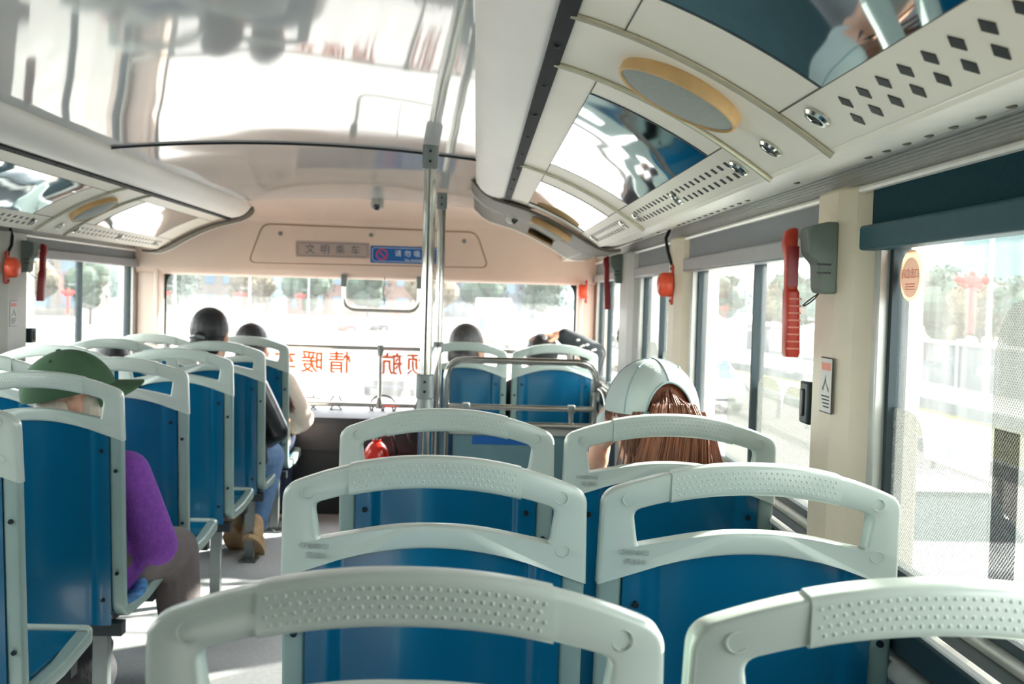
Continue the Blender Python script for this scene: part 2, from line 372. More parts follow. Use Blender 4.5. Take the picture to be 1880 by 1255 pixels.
struct(MB().box(XL - .1, XR + .1, YB, YF + .2, -.06, 0).build('floor', M['floor']))
struct(MB().sheet(lambda x, y, k: (x, y, zceil(x) + .012 * k), rng(-1.175, .005, 25), rng(YB, 5.5, 60), 0).build('ceiling', M['ceiling'], smooth=60))
struct(MB().box(XL - .1, XR + .1, YB - .1, YF + .2, 1.74, 1.80).box(XL - .1, XR + .1, YF + .08, YF + .2, 1.30, 1.74).build('ceiling_light_block', M['upper_wall']))  # unseen slab and end box, added to keep light out of the void
seam = MB().tube([(x, 3.535 + .02 * math.sin(3.0 * x), zceil(x) - .0025) for x in rng(-1.165, -.005, 24)], .0042, 8)
struct(seam.build('trim_1', M['black']))
struct(MB().box(XR, XR + .09, YB, YF + .1, 0, .735).box(XR, XR + .09, YB, YF + .1, 1.375, 1.76).box(XR, XR + .09, YB, .10, .7, 1.40).build('wall_right', M['wall']))  # unseen stretch behind the camera is closed up to dim the seat backs
struct(MB().box(XL - .09, XL, YB, YF + .1, 0, .70).box(XL - .09, XL, YB, YF + .1, 1.385, 1.76).box(XL - .09, XL, YB, .23, .65, 1.40).build('wall_left', M['wall']))  # likewise closed behind the camera, out of view, to cut the light
struct(MB().box(XL, XR, YB - .08, YB, 0, 1.76).build('wall_rear', M['bulkhead']))  # unseen; window left out to block light, beige to bounce a little back

# bulkhead over the windshield, with the A-pillars and the dash
BP = [(5.50, 1.638), (5.60, 1.628), (5.70, 1.610), (5.79, 1.588), (5.855, 1.560), (5.890, 1.545), (5.905, 1.525), (5.952, 1.295), (5.968, 1.262), (5.99, 1.250), (6.10, 1.247)]
def bulk(x, i, k):
    y, z = BP[int(i)]
    if i < 4: z = z - .029 * min(1.0, ((x + .59) / .58) ** 2) * (1 - i / 4)
    return (x, y + (.02 * k if i < 9 else 0), z + (.02 * k if i >= 5 else .012 * k))
wf = MB().sheet(bulk, rng(XL, XR, 29), list(range(len(BP))), 0)
struct(wf.build('wall_front', M['bulkhead'], smooth=50))
dash = MB().prism([(5.90, 0), (5.90, .47), (5.92, .51), (5.97, .53), (6.2, .545), (6.2, 0)], lambda p: (XL, p[0], p[1]), lambda p: (XR, p[0], p[1]))
for z in (.17, .33): dash.box(XL, XR, 5.892, 5.902, z, z + .008)
struct(dash.build('trim_2', M['dash']))
for k, (x0, x1) in enumerate(((XL, -1.675), (.545, XR))):
    p = MB().box(x0, x1, 5.99, 6.12, .53, 1.40)
    p.box(x0 - .0 if k else x1 - .03, x0 + .03 if k else x1, 5.96, 5.99, .53, 1.36)
    struct(p.build('trim_%d' % (3 + k), M['bulkhead'], bevel=.008))
# windshield: pane with a dark rounded ceramic border, a structure with parts
wsr = rrect(2.20, .74, .09, 6, -.565, .905); wso = rrect(2.36, .86, .02, 6, -.565, .905)
ws = MB().ringloops([[(x, 6.07, z) for x, z in wso], [(x, 6.07, z) for x, z in wsr], [(x, 6.08, z) for x, z in wsr], [(x, 6.08, z) for x, z in wso]]).build('window_1', M['rubber'])
struct(ws)
MB().box(-1.76, .63, 6.085, 6.091, .48, 1.33).build('pane', M['windshield'], ws)

# side windows
wn = [1]
def side_window(s, y0, y1, z0, z1, divs=(), navy=False, blind_h=.095):
    wn[0] += 1
    X = lambda d: side(XR + d, s) if s > 0 else XL - d
    def bx(mb, d0, d1, *a): return mb.box(min(X(d0), X(d1)), max(X(d0), X(d1)), *a)
    f = MB(); w = .016
    for a in ((y0, y1, z0, z0 + w), (y0, y1, z1 - w, z1), (y0, y0 + w, z0, z1), (y1 - w, y1, z0, z1)): bx(f, .022, .05, *a)
    root = f.build('window_%d' % wn[0], M['rubber']); struct(root)
    g = MB()
    for a in ((y0 - .022, y0 + .002, z0, z1), (y1 - .002, y1 + .022, z0, z1), (y0, y1, z0 - .02, z0 + .002)): bx(g, .004, .045, *a)
    g.build('window_frame', M['alu'], root, bevel=.003)
    bx(MB(), .034, .038, y0, y1, z0, z1).build('pane', M['glass'], root)
    for d in divs:
        bx(MB(), .018, .046, d - .007, d + .007, z0, z1).build('sash_bar', M['rubber'], root)
    b1, b2 = (M['blind_navy'], M['navy_bar']) if navy else (M['blind'], M['blind_bar'])
    bx(MB(), -.004, .05, y0 - .02, y1 + .02, z1 - .012, 1.372).build('blind_cassette', b1, root, bevel=.006)
    bx(MB(), -.02, .02, y0 - .03, y1 + .03, z1 - .022, z1 + .018).build('blind_bar', b2, root, bevel=.005)
    return root
Z0, Z1 = .752, 1.285
W_near = side_window(1, .12, 1.775, Z0, Z1, navy=True)
W_mid = side_window(1, 2.075, 3.325, Z0, Z1, divs=(2.63,))
W_sm = side_window(1, 3.615, 4.385, Z0, Z1, divs=(3.98,))
W_fr = side_window(1, 4.82, 5.95, Z0, Z1, divs=(5.55,))
side_window(-1, 4.55, 5.95, .72, 1.30, divs=(5.22,))
side_window(-1, 2.22, 4.18, .72, 1.30, divs=(3.2,))
side_window(-1, .25, 1.88, .72, 1.30, divs=(1.05,))

# pillars between the side windows
tn = [4]
def pillar(s, y0, y1, m, zt=1.372):
    tn[0] += 1
    pts = [(.09, y0), (.03, y0), (-.012, y0 + .045), (-.03, y0 + .09), (-.03, y1 - .07), (-.005, y1 - .03), (.03, y1), (.09, y1)]
    f = lambda z: (lambda p: (XR + p[0] if s > 0 else XL - p[0], p[1], z))
    o = MB().prism(pts, f(.3), f(zt)).build('trim_%d' % tn[0], m, smooth=20, bevel=.006); struct(o); return o
pillar(1, 1.795, 2.06, M['pillar']); pillar(1, 3.34, 3.60, M['pillar']); pillar(1, 4.40, 4.80, M['pillar_grey']); pillar(1, 5.97, 6.1, M['bulkhead'])
pillar(-1, 4.20, 4.53, M['pillar_grey']); pillar(-1, 1.90, 2.20, M['pillar_grey']); pillar(-1, 5.97, 6.1, M['bulkhead'])

# coves, light coves, ridged strips: extruded along the bus
def extrude_y(name, prof, s, y0, y1, m, smooth=40, parent=None):
    o = MB().prism(prof, lambda p: (side(p[0], s), y0, p[1]), lambda p: (side(p[0], s), y1, p[1])).build(name, m, parent, smooth=smooth); return o
for s in (1, -1):
    yend = 4.30 if s > 0 else 5.74
    tn[0] += 1
    cv = [(-.014, 1.66), (-.014, 1.606), (-.008, 1.590), (.006, 1.570), (.026, 1.553), (.05, 1.542), (.075, 1.537), (.098, 1.537), (.098, 1.66)]
    c = extrude_y('trim_%d' % tn[0], cv, s, YB, yend, M['cove'], 60); struct(c)
    st = MB().prism([(.094, 1.545), (.094, 1.531), (.118, 1.528), (.118, 1.545)], lambda p: (side(p[0], s), YB, p[1]), lambda p: (side(p[0], s), yend - .005, p[1]))
    strip = st.build('edge_strip', M['strip'], c)
    rv = MB(); y = .4
    while y < yend:
        x = side(.106, s); rv.ell((x, y, 1.529), (.005, .005, .003), 8, 5); y += .3
    rv.build('rivets', M['black'], c)
    tn[0] += 1
    gc = extrude_y('trim_%d' % tn[0], [(.448, 1.371), (.50, 1.372), (.56, 1.385), (.60, 1.398), (.632, 1.410), (.632, 1.425), (.448, 1.425)], s, YB, 6.0, M['glowcove']); struct(gc)
    dots = MB(); y = .3
    while y < 5.2:
        for q, xx in enumerate((.545, .58)):
            zz = 1.381 + (xx - .545) * .37
            dots.ell((side(xx, s), y + .02 * q, zz), (.006, .008, .002), 8, 5)
        y += .07 if int(y * 2) % 3 else .35
    dots.build('perforation', M['endtrim'], gc)
    tn[0] += 1
    rp = [(.628, 1.410)] + [p for k in range(8) for p in ((.630 + .0012 * k, 1.407 - .005 * k), (.634 + .0012 * k, 1.4045 - .005 * k))] + [(.643, 1.366), (.66, 1.366), (.66, 1.41)]
    rs_ = extrude_y('trim_%d' % tn[0], rp, s, YB, 6.0, M['ridged'], 10); struct(rs_)
    MB().tube([(side(.634, s), YB, 1.365), (side(.634, s), 6.0, 1.365)], .006, 8).build('bead', M['bead'], rs_)
    # sill ledge with conduit
    tn[0] += 1
    zz = .735 if s > 0 else .70
    sl = struct(extrude_y('trim_%d' % tn[0], [(.60, zz - .045), (.60, zz - .005), (.605, zz), (.66, zz + .012), (.66, zz - .045)], s, YB, 5.9, M['rubber']))
    MB().tube([(side(.597, s), YB, zz + .012), (side(.597, s), 5.9, zz + .012)], .007, 8).build('conduit', M['bead'], sl)
    MB().tube([(side(.612, s), YB, zz - .075), (side(.612, s), 5.9, zz - .075)], .019, 12).build('heater_pipe', M['alu'], sl)

# ------------------------------------------------------------------ overhead panels
def dp(t): return .112 + .343 * t, 1.535 - .168 * t + .08 * t * (1 - t)
def dn(t):
    dx, dz = .343, -.168 + .08 * (1 - 2 * t); l = math.hypot(dx, dz); return dz / l, -dx / l      # points down into the cabin
def patch(mb, s, t0, t1, y0, y1, o0, o1, n=8):
    def fn(t, y, k):
        x, z = dp(t); nx, nz = dn(t); o = (o0, o1)[k]; return (side(x + nx * o, s), y, z + nz * o)
    return mb.sheet(fn, rng(t0, t1, n), [y0, y1], 0)
def rib(s, y):
    pts = []
    for t in rng(0, 1, 18):
        x, z = dp(t); nx, nz = dn(t); pts.append((side(x + nx * .004, s), y, z + nz * .004))
    return MB().tube(pts, .0044, 8)
def nozzle(parent, s, t, y):
    x, z = dp(t); nx, nz = dn(t)
    q = Vector((nx * (1 if s > 0 else -1), 0, nz)).to_track_quat('Z', 'Y').to_matrix().to_4x4()
    mb = MB().lathe([(.0185, -.002), (.0185, .004), (.015, .0075), (.0115, .0075), (.0105, .004), (.0105, .002)], (side(x, s), y, z), 20, q.to_3x3())
    o = mb.build('air_nozzle', M['chrome'], parent)
    c = MB().lathe([(.0095, .001), (.0095, .0045), (.006, .006)], (side(x, s), y, z), 14, q.to_3x3()); c.box(-.0095, .0095, -.0015, .0015, .003, .0065, Matrix.Translation((side(x, s), y, z)) @ q)
    c.build('vane', M['bolt'], o)
def overhead(s, y0, y1, mir=None, holes=None, ribs=(), noz=(), label=''):
    mb = MB(); patch(mb, s, 0, 1, y0 + .001, y1 - .001, 0, -.012, 16)
    root = mb.build('overhead_panel', M['duct'], smooth=60); tag(root, label, 'panel', 'overhead panels along the windows')
    if mir:
        patch(MB(), s, .20, .785, mir[0], mir[1], .0012, -.001, 12).build('polished_inset', M['mirror'], root, smooth=60)
        for a in ((mir[0] - .006, mir[0]), (mir[1], mir[1] + .006)): patch(MB(), s, .20, .785, a[0], a[1], .0016, 0).build('inset_gasket', M['rubber'], root)
        for t in (.197, .783): patch(MB(), s, t, t + .006, y0 + .01, y1 - .01, .0007, 0, 2).build('joint_line', M['endtrim'], root)
    if holes:
        h = MB(); y = holes[0]; k = 0
        while y < holes[1]:
            for t, o in ((.862, 0), (.925, .022)):
                x, z = dp(t); nx, nz = dn(t)
                a = .020 if holes[2] else .012; tt = .010 if holes[2] else .009
                if holes[2]:   # diamonds
                    pts = [(t - .026, y + o), (t, y + o - .012), (t + .026, y + o), (t, y + o + .012)]
                else: pts = [(t - .015, y + o - .007), (t + .015, y + o - .007), (t + .015, y + o + .007), (t - .015, y + o + .007)]
                def P(p, off):
                    X_, Z_ = dp(p[0]); n_ = dn(p[0]); return (side(X_ + n_[0] * off, s), p[1], Z_ + n_[1] * off)
                h.prism(pts, lambda p: P(p, -.002), lambda p: P(p, .0012))
            y += holes[3]; k += 1
        h.build('vent_perforation', M['black'], root, smooth=0)
    for r in ribs: rib(s, r).build('rib', M['rib'], root)
    for t, y in noz: nozzle(root, s, t, y)
    return root
overhead(1, -.3, 1.44, (.2, 1.25), (.55, 1.30, 1, .058), (1.431,), ((.86, 1.345),), 'cream overhead panel nearest the viewer with large diamond vent holes')
overhead(1, 1.44, 1.72, None, None, (), ((.88, 1.585),), 'short cream overhead panel carrying the big tan rimmed speaker')
overhead(1, 1.72, 3.05, (1.87, 2.84), (1.84, 2.90, 0, .05), (1.730, 3.042), ((.895, 1.80), (.895, 2.36), (.895, 2.93)), 'cream overhead panel with polished inset between large speaker and brass rib')
overhead(1, 3.05, 4.17, (3.28, 4.02), (3.25, 3.95, 0, .05), (), ((.895, 3.2), (.895, 4.0)), 'cream overhead panel with bright inset, last before the taupe end trim')
overhead(-1, .9, 2.6, (1.1, 2.4), (1.1, 2.4, 0, .05), (), (), 'cream overhead panel above the window side, rearmost on the far row')
overhead(-1, 2.6, 4.13, (2.8, 3.93), (2.8, 4.0, 0, .05), (4.121,), ((.895, 4.02), (.895, 2.75)), 'cream overhead panel with dark reflecting inset behind the small far speaker')
overhead(-1, 4.13, 4.41, None, None, (), ((.88, 4.27),), 'short cream overhead panel carrying the far tan speaker')
overhead(-1, 4.41, 5.72, (4.57, 5.42), (4.5, 5.6, 0, .05), (4.419,), ((.895, 4.46), (.895, 5.0), (.895, 5.55)), 'cream overhead panel with white inset beside the beige bulkhead')

# taupe end trims where the overhead panels stop
EP = [(-.035, 1.612), (-.012, 1.580), (.02, 1.550), (.06, 1.528), (.11, 1.514), (.18, 1.494), (.26, 1.462), (.34, 1.420), (.41, 1.378), (.455, 1.357), (.49, 1.350), (.535, 1.353)]
def end_trim(s, y0, y1, dz, label, rec=None):
    def fn(i, y, k): x, z = EP[int(i)]; return (side(x, s), y, z + dz + .012 * k)
    root = MB().sheet(fn, list(range(len(EP))), [y0, y1], 0).build('end_trim', M['endtrim'], smooth=60)
    tag(root, label, 'trim', 'taupe end trims of the overhead panels')
    MB().tube([(side(x, s), y1, z + dz + .004) for x, z in EP], .007, 8).build('edge_bead', M['bead'], root)
    return root
end_trim(1, 4.16, 4.62, 0, 'curved taupe trim closing the overhead panels behind the small speaker')
end_trim(1, 4.63, 5.50, .012, 'recessed curved taupe trim meeting the beige bulkhead, beyond the small camera')
end_trim(-1, 5.715, 5.84, .0, 'curved taupe trim closing the overhead panels on the window side by the bulkhead')

# round speakers
def speaker(s, t, y, r, label, drop=0.0):
    x, z = dp(t); nx, nz = dn(t); x += nx * drop; z += nz * drop; n = Vector((nx * (1 if s > 0 else -1), 0, nz))
    root = thing('ceiling_speaker', label, 'speaker', (side(x, s), y, z), 0, 'round speakers')
    q = n.to_track_quat('Z', 'Y').to_matrix()
    MB().lathe([(r * .97, -.004), (r, .002), (r, .015), (r * .985, .019), (r * .955, .020), (r * .945, .017), (r * .945, .0)], (0, 0, 0), 56, q).build('rim', M['tan'], root)
    MB().lathe([(r * .944, .002), (r * .944, .016), (r * .8, .020), (r * .4, .023), (0.001, .024)], (0, 0, 0), 56, q).build('grille', M['grille'], root, smooth=60)
speaker(1, .50, 1.582, .093, 'large round grey speaker with tan rim, between the brass ribs')
speaker(1, .53, 4.30, .085, 'small looking tan rimmed speaker on the taupe trim near the bulkhead', .026)
speaker(-1, .52, 4.27, .093, 'tan rimmed speaker above the window row on the far side')

# ------------------------------------------------------------------ bus seats
SW = .2075
def ztop(x): return .952 - .046 * (abs(x) / SW) ** 2.1
def zbot(x): return .828 - .052 * (abs(x) / SW) ** 2.0
def yb(x, z): return .085 * max(0, .93 - z) - .10 * max(0, .50 - z) * .2 + .020 * (x / SW) ** 2
def sloth(x): return ztop(x) - .039
def slotl(x): return .860 - .030 * (abs(x) / .16) ** 2
def slot_poly():
    top = [(x, sloth(x)) for x in rng(-.165, .165, 31)]; bot = [(x, slotl(x)) for x in rng(.157, -.157, 31)]
    return top + bot
def hit(poly, c, d):
    best = None; n = len(poly)
    for i in range(n):
        x1, z1 = poly[i][0] - c[0], poly[i][1] - c[1]; x2, z2 = poly[(i + 1) % n][0] - c[0], poly[(i + 1) % n][1] - c[1]
        ex, ez = x2 - x1, z2 - z1; det = d[0] * -ez + ex * d[1]
        if abs(det) < 1e-12: continue
        t = (x1 * -ez + ex * z1) / det; u = (d[0] * z1 - d[1] * x1) / det
        if t > 0 and -1e-9 <= u <= 1 + 1e-9 and (best is None or t > best): best = t
    return (c[0] + d[0] * best, c[1] + d[1] * best)
def round_corners(poly, r, zlim=0):
    """Rounds only the sharp corners, cutting back along the outline by r."""
    P = [Vector(p) for p in poly]; n = len(P); sharp = []
    for i in range(n):
        u, w = P[i - 1] - P[i], P[(i + 1) % n] - P[i]
        if u.angle(w) < 2.3 and (P[i].y > zlim): sharp.append(i)
    drop = set(); arcs = {}
    for i in sharp:
        def walk(step):
            j, acc = i, 0
            while True:
                k = (j + step) % n; l = (P[k] - P[j]).length
                if acc + l >= r: return P[j] + (P[k] - P[j]) * ((r - acc) / l)
                acc += l; j = k; drop.add(j)
        a, b = walk(-1), walk(1); drop.add(i)
        arcs[i] = [a * (1 - t) ** 2 + P[i] * 2 * t * (1 - t) + b * t * t for t in rng(0, 1, 9)]
    out = []
    for i in range(n):
        if i in arcs: out += arcs[i]
        elif i not in drop: out.append(P[i])
    return [tuple(p) for p in out]
OUT = round_corners([(x, ztop(x)) for x in rng(-SW, SW, 41)] + [(x, zbot(x)) for x in rng(SW + .003, -SW - .003, 41)], .017, .86)
SLOT = round_corners(slot_poly(), .012)
TH = .032
def make_shell():
    mb = MB(); c = (0, .876); N = 132; rings = []; r = .0065
    for i in range(N):
        a = 2 * PI * i / N; d = (.185 * math.cos(a) , .05 * math.sin(a)); O = hit(OUT, c, d); S = hit(SLOT, c, d)
        w = math.hypot(S[0] - O[0], S[1] - O[1]); prof = []
        for (cx, cy, a0) in ((r, r, 180), (w - r, r, 270), (w - r, TH - r, 0), (r, TH - r, 90)):
            for k in range(4):
                q = math.radians(a0 + 30 * k); prof.append((cx + r * math.cos(q), cy + r * math.sin(q)))
        ring = []
        for dd, y in prof:
            x = O[0] + (S[0] - O[0]) * dd / w; z = O[1] + (S[1] - O[1]) * dd / w; ring.append((x, yb(x, z) + y, z))
        rings.append(ring)
    mb.ringloops(rings)
    return mb
def make_ring(x0, z0, rx, rz, r):
    return MB().tube([(x0 + rx * math.cos(a), yb(x0, z0) - .0002, z0 + rz * math.sin(a)) for a in rng(0, 2 * PI, 25)], r, 6, caps=False)
def make_grip():
    mb = MB(); rings = []; e = .0018; r = .0078
    for x in rng(-.116, .116, 33):
        zt, zb_ = ztop(x) + e, sloth(x) - e; y0, y1 = yb(x, .93) - e, yb(x, .93) + TH + e; ring = []
        for (cy, cz, a0) in ((y1 - r, zt - r, 0), (y0 + r, zt - r, 90), (y0 + r, zb_ + r, 180), (y1 - r, zb_ + r, 270)):
            for k in range(5):
                q = math.radians(a0 + 22.5 * k); ring.append((x, cy + r * math.cos(q), cz + r * math.sin(q)))
        rings.append(ring)
    mb.loops(rings)
    for row in range(4):
        for k in range(30):
            x = -.109 + .0075 * k + (.00375 if row % 2 else 0)
            if x > .111: continue
            z = ztop(x) - .0085 - .0073 * row; mb.ell((x, yb(x, .93) - e, z), (.0018, .0013, .0018), 6, 4)
    return mb
def make_back():
    def off(x):
        a = abs(x)
        if a > .142: return .0055
        if a > .128: return .0055 + (.142 - a) / .014 * .0075
        return .013 - .006 * (1 - (a / .128) ** 2)
    xs = [-.1755, -.165, -.155, -.1425, -.138, -.133, -.128, -.122] + rng(-.11, .11, 12) + [.122, .128, .133, .138, .1425, .155, .165, .1755]
    def fn(x, v, k):
        zt = zbot(x) + .006; z = .292 + (zt - .292) * v; return (x, yb(x, z) + off(x) + .012 * k, z)
    return MB().sheet(fn, xs, rng(0, 1, 22), 0)
def make_side(s):
    x0 = s * (.1755 + SW) / 2; w = (SW - .1745); d = .030
    path = [(x0, yb(SW, .80) + .018, .80), (x0, yb(SW, .62) + .018, .62), (x0, yb(SW, .47) + .019, .47), (x0, yb(SW, .32) + .024, .318), (x0, .30, .318), (x0, .47, .338)]
    path = fillet(path, .05, 7)
    mb = MB(); rings = []
    for i, p in enumerate(path):
        t = (path[min(i + 1, len(path) - 1)] - path[max(i - 1, 0)]).normalized(); n = Vector((1, 0, 0)).cross(t).normalized()
        f = 1 + .25 * max(0, min(1, (p.y - .12) / .3))
        rings.append([p + Vector((u, 0, 0)) + n * v for u, v in rrect(w, d * f, .006, 3)])
    return mb.loops(rings)
def make_lip():
    pts = fillet([(-.192, .455, .338), (-.192, .492, .338), (.192, .492, .338), (.192, .455, .338)], .03, 6); mb = MB(); rings = []
    for i, p in enumerate(pts):
        t = (pts[min(i + 1, len(pts) - 1)] - pts[max(i - 1, 0)]).normalized(); n = Vector((0, 0, 1)).cross(t)
        rings.append([p + n * u + Vector((0, 0, v)) for u, v in rrect(.030, .042, .010, 3)])
    return mb.loops(rings)
def make_cushion():
    def fn(x, y, k):
        dip = .016 * (1 - (x / .175) ** 2) * math.sin(PI * min(1, (y - .06) / .40)); return (x, y, .342 - dip + .008 * (y > .44) - .016 * k)
    mb = MB().sheet(fn, rng(-.1755, .1755, 17), rng(.07, .485, 16), 0)
    return mb
def make_bolt(x, z): return MB().lathe([(.0001, -.003), (.0045, -.0028), (.0052, -.001), (.0052, .004)], (0, 0, 0), 10, Matrix(((1, 0, 0), (0, 0, 1), (0, 1, 0))))
SEATMESH = {}
def seat(name, label, group, x, y, lx):
    root = thing(name, label, 'seat', (x, y, 0), 0, group)
    if not SEATMESH:
        S = SEATMESH
        S['shell'] = make_shell().mesh('shell', M['seat_grey'], 40); S['grip'] = make_grip().mesh('grip', M['seat_grey'], 40)
        S['rings'] = [make_ring(*a).mesh('ring', M['seat_grey'], 60) for a in ((-.172, .900, .0085, .0085, .0008), (.172, .900, .0085, .0085, .0008), (.176, .826, .010, .008, .0006))]
        S['back'] = make_back().mesh('back', M['seat_blue'], 50); S['frames'] = [make_side(-1).mesh('frame', M['seat_frame'], 40), make_side(1).mesh('frame', M['seat_frame'], 40)]
        S['lip'] = make_lip().mesh('lip', M['seat_grey'], 45); S['cushion'] = make_cushion().mesh('cushion', M['seat_blue'], 50)
        S['bolt'] = make_bolt(0, 0).mesh('bolt', M['bolt'], 40)
        fr = MB().box(-.2, .2, .075, .115, .262, .296).box(-.2, .2, .36, .40, .275, .310)
        for xx in (-.15, .15): fr.box(xx - .012, xx + .012, .10, .40, .285, .312)
        S['under'] = fr.mesh('under', M['dark_steel'], 30)
        lg = MB().box(-.019, .019, -.016, .016, 0, .265); S['leg'] = lg.mesh('leg', M['leg_steel'], 30)
        ft = MB().box(-.035, .035, -.05, .05, 0, .008)
        for yy in (-.035, .035): ft.lathe([(.008, .008), (.008, .014), (.0005, .016)], (0, yy, 0), 8)
        S['foot'] = ft.mesh('foot', M['leg_steel'], 30)
    S = SEATMESH
    link_mesh('handle_shell', S['shell'], root); link_mesh('grip', S['grip'], root); [link_mesh('moulded_ring', m, root) for m in S['rings']]
    link_mesh('back_panel', S['back'], root)
    for m in S['frames']: link_mesh('side_frame', m, root)
    link_mesh('seat_lip', S['lip'], root); link_mesh('seat_pan', S['cushion'], root); link_mesh('under_frame', S['under'], root)
    l = link_mesh('leg', S['leg'], root); l.location = (lx, .095, 0)
    f = link_mesh('foot_plate', S['foot'], l)
    for (bx_, bz, off) in ((-.157, .752, .002), (.157, .752, .002), (-.157, .36, .002), (.157, .36, .002), (-.191, .70, .003), (.191, .70, .003), (-.191, .43, .003), (.191, .43, .003)):
        b = link_mesh('bolt', S['bolt'], root); b.location = (bx_, yb(bx_, bz) + off, bz)
    return root
def maker_text(root):
    q = frame_mtx((1, -.151, 0), (-.151, -1, -.085), (-.163, yb(-.163, .825) - .0004, .826))
    text_mesh('maker_text', 'CHENXU', .0105, M['emboss'], root, q, .0003)
    q = frame_mtx((1, -.151, 0), (-.151, -1, -.085), (-.160, yb(-.16, .813) - .0004, .813))
    text_mesh('maker_text', '晨 旭®', .0095, M['emboss'], root, q, .0003)
GA, GW, GR = 'blue seats along the aisle of the far row', 'blue seats against the far windows', 'blue seats on the near right pair'
P_ = .64
rows_r = [(.86, 'nearest the viewer, cut by the picture bottom'), (1.49, 'second row from the viewer'), (2.13, 'third row from the viewer')]
def S_(label, x, y, lx): return seat('bus_seat', label, 'blue and grey moulded bus seats', x, y, lx)
seats = []
seats.append(S_('bus seat nearest the viewer with whole blurred beaded handle beside the aisle', -.048, .86, -.145))
seats.append(S_('bus seat nearest the viewer by the window, only part of its blurred handle showing', .388, .86, .145))
seats.append(S_('blue bus seat second from viewer beside the aisle, with long clean handle slot', -.048, 1.49, -.145))
seats.append(S_('blue bus seat second from viewer beside the window, directly behind the capped woman', .388, 1.49, .145))
seats.append(S_('blue bus seat with empty handle slot through which the fire extinguisher shows', -.048, 2.13, -.145))
seats.append(S_('blue bus seat in which the woman in the pale denim cap sits', .388, 2.13, .145))
seats.append(S_('foremost blue bus seat behind the steel hoop, occupied by the grey haired passenger', -.050, 5.36, -.145))
seats.append(S_('foremost blue bus seat behind the steel hoop, occupied by passenger holding own head', .390, 5.36, .145))
L2 = [(2.185, 'blue aisle seat cut by the picture edge, its empty cushion showing at the bottom corner'), (2.83, 'blue aisle seat in which the purple sweater passenger in green cap sits'), (3.475, 'empty blue aisle seat directly in front of the green capped passenger'), (4.12, 'empty blue aisle seat directly behind the woman in black leather jacket'), (4.75, 'blue aisle seat in which the woman in black leather jacket sits'), (5.36, 'foremost blue aisle seat of the far row, passenger in cream sweater on it')]
for y, lb in L2: seats.append(S_(lb, -1.10, y, .145))
L1 = [(2.185, 'blue window seat paired with the cut off aisle seat, mostly outside the picture'), (2.83, 'blue window seat beside the green capped passenger'), (3.475, 'empty blue window seat in front of the green capped passenger\'s neighbour seat'), (4.12, 'empty blue window seat beside the pillar with red hammer'), (4.75, 'blue window seat with a slumped dark haired passenger on it'), (5.36, 'foremost blue window seat of the far row by the beige corner pillar')]
for y, lb in L1: seats.append(S_(lb, -1.54, y, .145))
for r in seats[:6]: maker_text(r)

# ------------------------------------------------------------------ rails, poles and fittings
def screws(mb, x, y, zs, r=.0045):
    for z in zs: mb.ell((x, y, z), (r, .003, r), 8, 5)
    return mb
def collar(parent, x, y, z0, z1, w):
    o = MB().loops([[(x + a, y + b, z) for a, b in rrect(w, w, w * .3, 3)] for z in (z0, z1)]).build('clamp', M['clamp'], parent, bevel=.003)
    for z in (z0 + (z1 - z0) * .3, z0 + (z1 - z0) * .7): MB().ell((x, y - w / 2, z), (.0045, .003, .0045), 8, 5).build('screw', M['bolt'], o)
    return o
pole = thing('grab_pole', 'thick steel grab pole nearer the viewer, standing behind the third row seats', 'pole', (-.146, 3.35, 0))
MB().tube([(0, 0, 0), (0, 0, 1.612)], .0185, 20).build('tube', M['chrome'], pole)
collar(pole, 0, 0, 1.545, 1.62, .047); collar(pole, 0, 0, .862, .935, .052)
MB().lathe([(.030, .78), (.030, .80), (.022, .855), (.022, .862)], (0, 0, 0), 18).build('sleeve', M['clamp'], pole)
MB().lathe([(.045, 0), (.045, .006), (.024, .012), (.024, .03)], (0, 0, 0), 20).build('base_flange', M['clamp'], pole)
pole2 = thing('grab_pole', 'thinner looking steel grab pole further off, standing at the steel hoop rail', 'pole', (-.155, 4.75, 0))
MB().tube([(0, 0, 0), (0, 0, 1.60)], .0175, 20).build('tube', M['chrome'], pole2)
collar(pole2, 0, 0, 1.535, 1.605, .044); collar(pole2, 0, 0, .93, .975, .044)
MB().lathe([(.03, .62), (.03, .64), (.021, .66)], (0, 0, 0), 18).build('sleeve', M['clamp'], pole2)
MB().lathe([(.045, 0), (.045, .006), (.024, .012), (.024, .03)], (0, 0, 0), 20).build('base_flange', M['clamp'], pole2)
conn = thing('handrail', 'short sloping steel handrail joining the two grab poles', 'handrail', (-.15, 3.4, .9))
at_world(MB().tube([(-.146, 3.375, .893), (-.150, 4.0, .915), (-.154, 4.725, .948)], .0155, 16), conn).build('tube', M['chrome'], conn)
at_world(MB().tube([(-.1465, 3.379, .893), (-.147, 3.46, .896)], .021, 16), conn).build('end_socket', M['clamp'], conn)

hoop = thing('guard_hoop', 'bent steel hoop rail with crossbar behind the foremost near seats', 'rail', (.2, 4.7, 0))
HY = 4.70
at_world(MB().tube(fillet([(-.115, HY, .0), (-.115, HY, .905), (.518, HY, .905), (.518, HY, .0)], .085, 8), .0145, 16), hoop).build('hoop', M['chrome'], hoop)
bar = at_world(MB().tube([(-.103, HY, .708), (.506, HY, .708)], .0115, 14), hoop).build('crossbar', M['chrome'], hoop)
for x in (-.03, .415):
    st = at_world(MB().tube([(x, HY, .640), (x, HY, .695)], .0105, 12), hoop).build('stub', M['chrome'], hoop)
    at_world(MB().box(x - .016, x + .016, HY - .016, HY + .016, .690, .724), hoop).build('clamp', M['clamp'], st, bevel=.005)
side_r = fillet([(.522, HY - .012, .80), (.548, HY - .16, .785), (.548, HY - .18, .02)], .10, 7)
at_world(MB().tube(side_r, .0135, 14), hoop).build('return_rail', M['chrome'], hoop)
